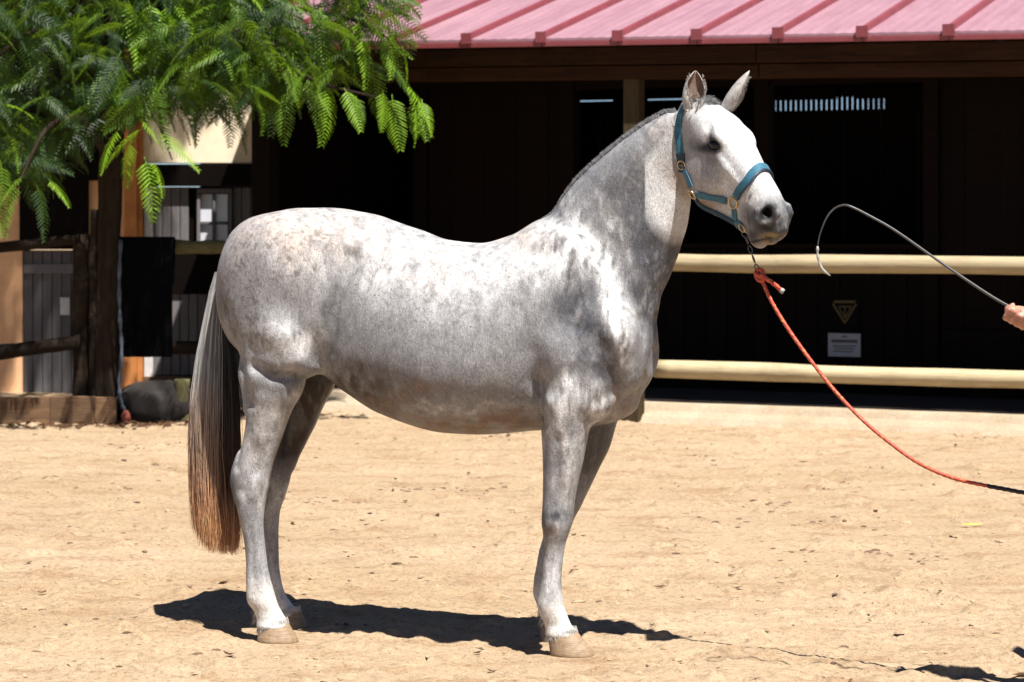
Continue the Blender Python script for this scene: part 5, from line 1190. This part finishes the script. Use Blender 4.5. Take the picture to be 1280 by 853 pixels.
# ---- lead rope with a steel snap
lead = empty('lead_rope', tuple(chin-np.array([0, 0, .03])), 0, 'long orange and red lead rope knotted below the halter, black at its far end', 'rope'); LO = lead.location
Yc = float(chin[1])
sn = MB(); p0 = Vector(chin)-Vector((0, 0, .014)); kn = at(949, 343, Yc)
chain = [p0+(kn-p0)*t for t in (0.0, .26, .52, .76)]
for i, c in enumerate(chain):
    nrm = Vector((.2, -1, .1)) if i % 2 else Vector((1, .2, .1)); d = (kn-p0).normalized(); s2 = d.cross(nrm).normalized(); nn = s2.cross(d); pts = []
    for k in range(17): w = 2*pi*k/16; pts.append(c-LO+d*(.014*cos(w)+.010)+s2*.0065*sin(w))
    MB().tube(pts, .0022, 8, False).build('snap' if i == 3 else 'chain_link', M_steel, lead, True)
def twist_rope(name, pts, rad, mat, parent, per=10, n=10, tw=260):
    P = spline(pts, per); m = MB().tube([p-LO for p in P], rad, n); acc = 0
    for i in range(len(P)):
        if i: acc += (P[i]-P[i-1]).length
        c = P[i]-LO
        for k in range(n):
            v = Vector(m.v[i*n+k])-c; m.v[i*n+k] = tuple(c+v*(1+.13*math.sin(3*(2*pi*k/n)+acc*tw)))
    return m.build(name, mat, parent, True)
path = [(951, 347), (957, 361), (966, 380), (985, 411), (1012, 449), (1042, 487), (1075, 522), (1110, 552), (1150, 580), (1192, 598), (1236, 608)]
Yr = lambda x: Yc+(8.12-Yc)*(x-951)/(1280-951)
twist_rope('rope', [at(x, y, Yr(x)) for x, y in path], .0062, M_rope, lead, 34)
twist_rope('rope_end_section', [at(1235, 607.8, Yr(1235)), at(1258, 612, Yr(1258)), at(1285, 616.5, Yr(1285)), at(1330, 618, 8.05), at(1375, 605, 8.0), at(1405, 575, 8.0), at(1418, 540, 8.0)], .0070, M_ropeblack, lead, 12)
twist_rope('rope_tail', [at(950, 343, Yc-.012), at(957, 348, Yc-.02), at(966, 354, Yc-.02), at(977, 363.5, Yc-.02)], .0075, M_rope, lead, 8)
MB().tube([at(975.5, 362.5, Yc-.02)-LO, at(979.5, 365, Yc-.02)-LO], .0095, 10).build('whipped_end', M_whipw, lead, True)
for k, (a0, tilt) in enumerate(((0, .3), (1.2, -.5), (2.4, .9))):
    c = at(949.5, 343.5, Yc); pts = []
    for j in range(15): w = 2*pi*j/14; v = Vector((cos(w)*.013, sin(w)*.013, sin(w+a0)*.008*tilt*2)); v.rotate(Matrix.Rotation(1.2+tilt, 3, 'X')); pts.append(c-LO+v+Vector((0, -.002*k, .004*(1-k))))
    MB().tube(pts, .0075, 9, False).build('knot_coil', M_rope, lead, True)
# ---- whip
HY = 7.95
wh = empty('lunge_whip', at(1270, 392, HY), 0, 'thin grey whip with a bent tip and pale lash held before the rails', 'whip'); WO = wh.location
sp_ = spline([at(1322, 416, HY-.02), at(1280, 393, HY), at(1240, 371, HY+.02), at(1180, 331, HY+.06), (at(1120, 289, HY+.1)), at(1085, 269, HY+.12), at(1066, 259.5, HY+.13), at(1055, 256.5, HY+.14), at(1043, 261, HY+.15), at(1033, 273, HY+.15), at(1025, 293, HY+.16), at(1022, 308, HY+.16)], 6)
cs = MB().tube([p-WO for p in sp_], list(np.interp(np.linspace(0, 1, len(sp_)), [0, .1, .5, .8, 1], [.006, .0048, .0038, .0027, .0018])), 9).build('stick', M_whip, wh, True)
l_ = spline([at(1022, 308, HY+.16), at(1022, 318, HY+.16), at(1024, 328, HY+.16), at(1029, 338, HY+.16), at(1038, 345, HY+.16)], 5)
MB().tube([p-WO for p in l_], list(np.interp(np.linspace(0, 1, len(l_)), [0, .1, .2, .35, .45, .6, .8, 1], [.003, .0055, .003, .005, .003, .004, .005, .0015])), 8).build('lash', M_whipw, wh, True)

# ---- the handler: only the fist on the whip is in the picture
S = SDF((1.40, 7.5, .0), (2.75, 8.75, 1.84), .0065)
bx_, by_ = 2.25, 8.15
G1 = np.array(at(1273, 394, HY)); wd = np.array((at(1322, 416, HY-.02)-at(1240, 371, HY+.02)).normalized())
def arm(sh, el, wr, k=.02): S.capsule(sh, el, .052, .041, .03); S.capsule(el, wr, .041, .027, .02)
shR, shL = np.array([bx_-.03, by_-.20, 1.46]), np.array([bx_-.03, by_+.20, 1.46]); elR = np.array([bx_-.17, by_-.27, 1.17]); palm = G1+np.array([.030, .0, .002]); wrR = G1+np.array([.095, -.01, -.010])
arm(shR, elR, wrR); G2 = np.array(at(1418, 540, 8.0)); elL = np.array([bx_-.02, by_+.26, 1.14]); wrL = G2+np.array([.06, .05, .03]); arm(shL, elL, wrL)
def hand(c, wr, ax, front):
    """fist round a stick along ax at c; front points away from the wrist"""
    ax = ax/np.linalg.norm(ax); f = front-ax*(front@ax); f /= np.linalg.norm(f); s = np.cross(ax, f)
    pc = c+s*.026-f*.012; S.ellipsoid(pc, (.044, .030, .018), [ax, f, s], k=.012); S.capsule(wr, pc-f*.02, .026, .022, .015)
    for i, (o, L) in enumerate(((-.030, .95), (-.010, 1.06), (.010, 1.0), (.029, .82))):
        b = c+ax*o; S.chain([b+s*.024+f*.016, b+f*.028*L+s*.004, b+f*.016*L-s*.020, b-f*.010-s*.019], [.0105, .0102, .0092, .008], .004)
    S.chain([pc-f*.02-ax*.030, c-ax*.036-s*.006+f*.004, c-ax*.020-s*.026+f*.012], [.013, .011, .0095], .008)
hand(G1, wrR, wd, np.array([-1., -.25, -.05])); hand(G2, wrL, np.array([.1, .1, 1.]), np.array([-1., -.3, 0.]))
hc = np.array([bx_-.045, by_-.01, 1.665])
S.ellipsoid(hc, (.098, .076, .118), k=.02); S.ellipsoid(hc+[-.05, 0, -.07], (.05, .05, .045), k=.03); S.capsule((bx_, by_, 1.45), (bx_-.02, by_, 1.58), .062, .055, .03)
S.ellipsoid(hc+[-.103, 0, -.02], (.020, .014, .024), k=.012); S.chain([hc+[-.098, 0, .02], hc+[-.112, 0, -.018]], [.008, .011], .01)
for s in (1, -1): S.ellipsoid(hc+[-.090, s*.032, .012], (.014, .017, .011), k=.012, mode='sub'); S.ellipsoid(hc+[-.0, s*.078, -.01], (.020, .010, .032), k=.006); S.ellipsoid(hc+[-.078, s*.032, .012], (.015, .014, .012), k=.004)
S.chain([hc+[-.092, -.022, -.066], hc+[-.099, 0, -.064], hc+[-.092, .022, -.066]], [.006, .008, .006], .006)
S.ellipsoid((bx_, by_, 1.30), (.12, .19, .24), k=.05); S.ellipsoid((bx_, by_, 1.03), (.12, .165, .16), k=.06)
for s in (1, -1): S.chain([(bx_, by_+s*.09, .95), (bx_-.03, by_+s*.12, .52), (bx_+.0, by_+s*.13, .10)], [.085, .055, .04], .04); S.capsule((bx_, by_+s*.13, .05), (bx_-.15, by_+s*.14, .035), .035, .03, .02)
co, Q = S.mesh('person', 2); fl = None
P = co; vol = np.einsum('ij,ij->i', P[Q[:, 0]], np.cross(P[Q[:, 1]], P[Q[:, 2]])).sum()
if vol < 0: Q = Q[:, ::-1]
per = empty('person', (bx_, by_, 0), 0, 'person at the right edge gripping the thin whip in one fist', 'person')
body = link('body', mesh_np('body', co-np.array([bx_, by_, 0]), Q), M_skin, per, True)
nrm = np.zeros(len(co)*3); body.data.vertices.foreach_get('normal', nrm); nrm = nrm.reshape(-1, 3)
dwr = np.minimum(np.linalg.norm(co-elR, axis=1), np.linalg.norm(co-elL, axis=1)); base = co-np.array([bx_, by_, 0])
def garment(name, mask, off, mat):
    f = mask[Q].all(1); q = Q[f]; u, inv = np.unique(q, return_inverse=True); v = base[u]+nrm[u]*off*(1+.5*(fbm(co[u]*np.array([14, 14, 9.]), 3, 2)[:, None]-.5)); link(name, mesh_np(name, v, inv.reshape(q.shape)), mat, per, True)
arms = (co[:, 0] < bx_-.125) & (co[:, 2] > .9) & (co[:, 2] < 1.4)
fore = (co[:, 0] < min(wrR[0], 9)+.03) & (co[:, 2] > .8); foreL = np.linalg.norm(co-wrL, axis=1) < .16
garment('shirt', (co[:, 2] > .92) & (co[:, 2] < 1.50) & ~fore & ~foreL, .010, M_shirt)
garment('trousers', (co[:, 2] > .13) & (co[:, 2] < .97) & ~fore & ~foreL & (np.abs(co[:, 0]-bx_) < .22) & (np.abs(co[:, 1]-by_) < .24), .008, M_trouser)
garment('boots', (co[:, 2] < .30), .012, M_boot)
garment('hair', (np.linalg.norm((co-(hc+[.03, 0, .03]))/[.12, .1, .12], axis=1) < 1.15) & (co[:, 0] > hc[0]-.055) & (co[:, 2] > hc[2]-.06), .010, M_hairp)
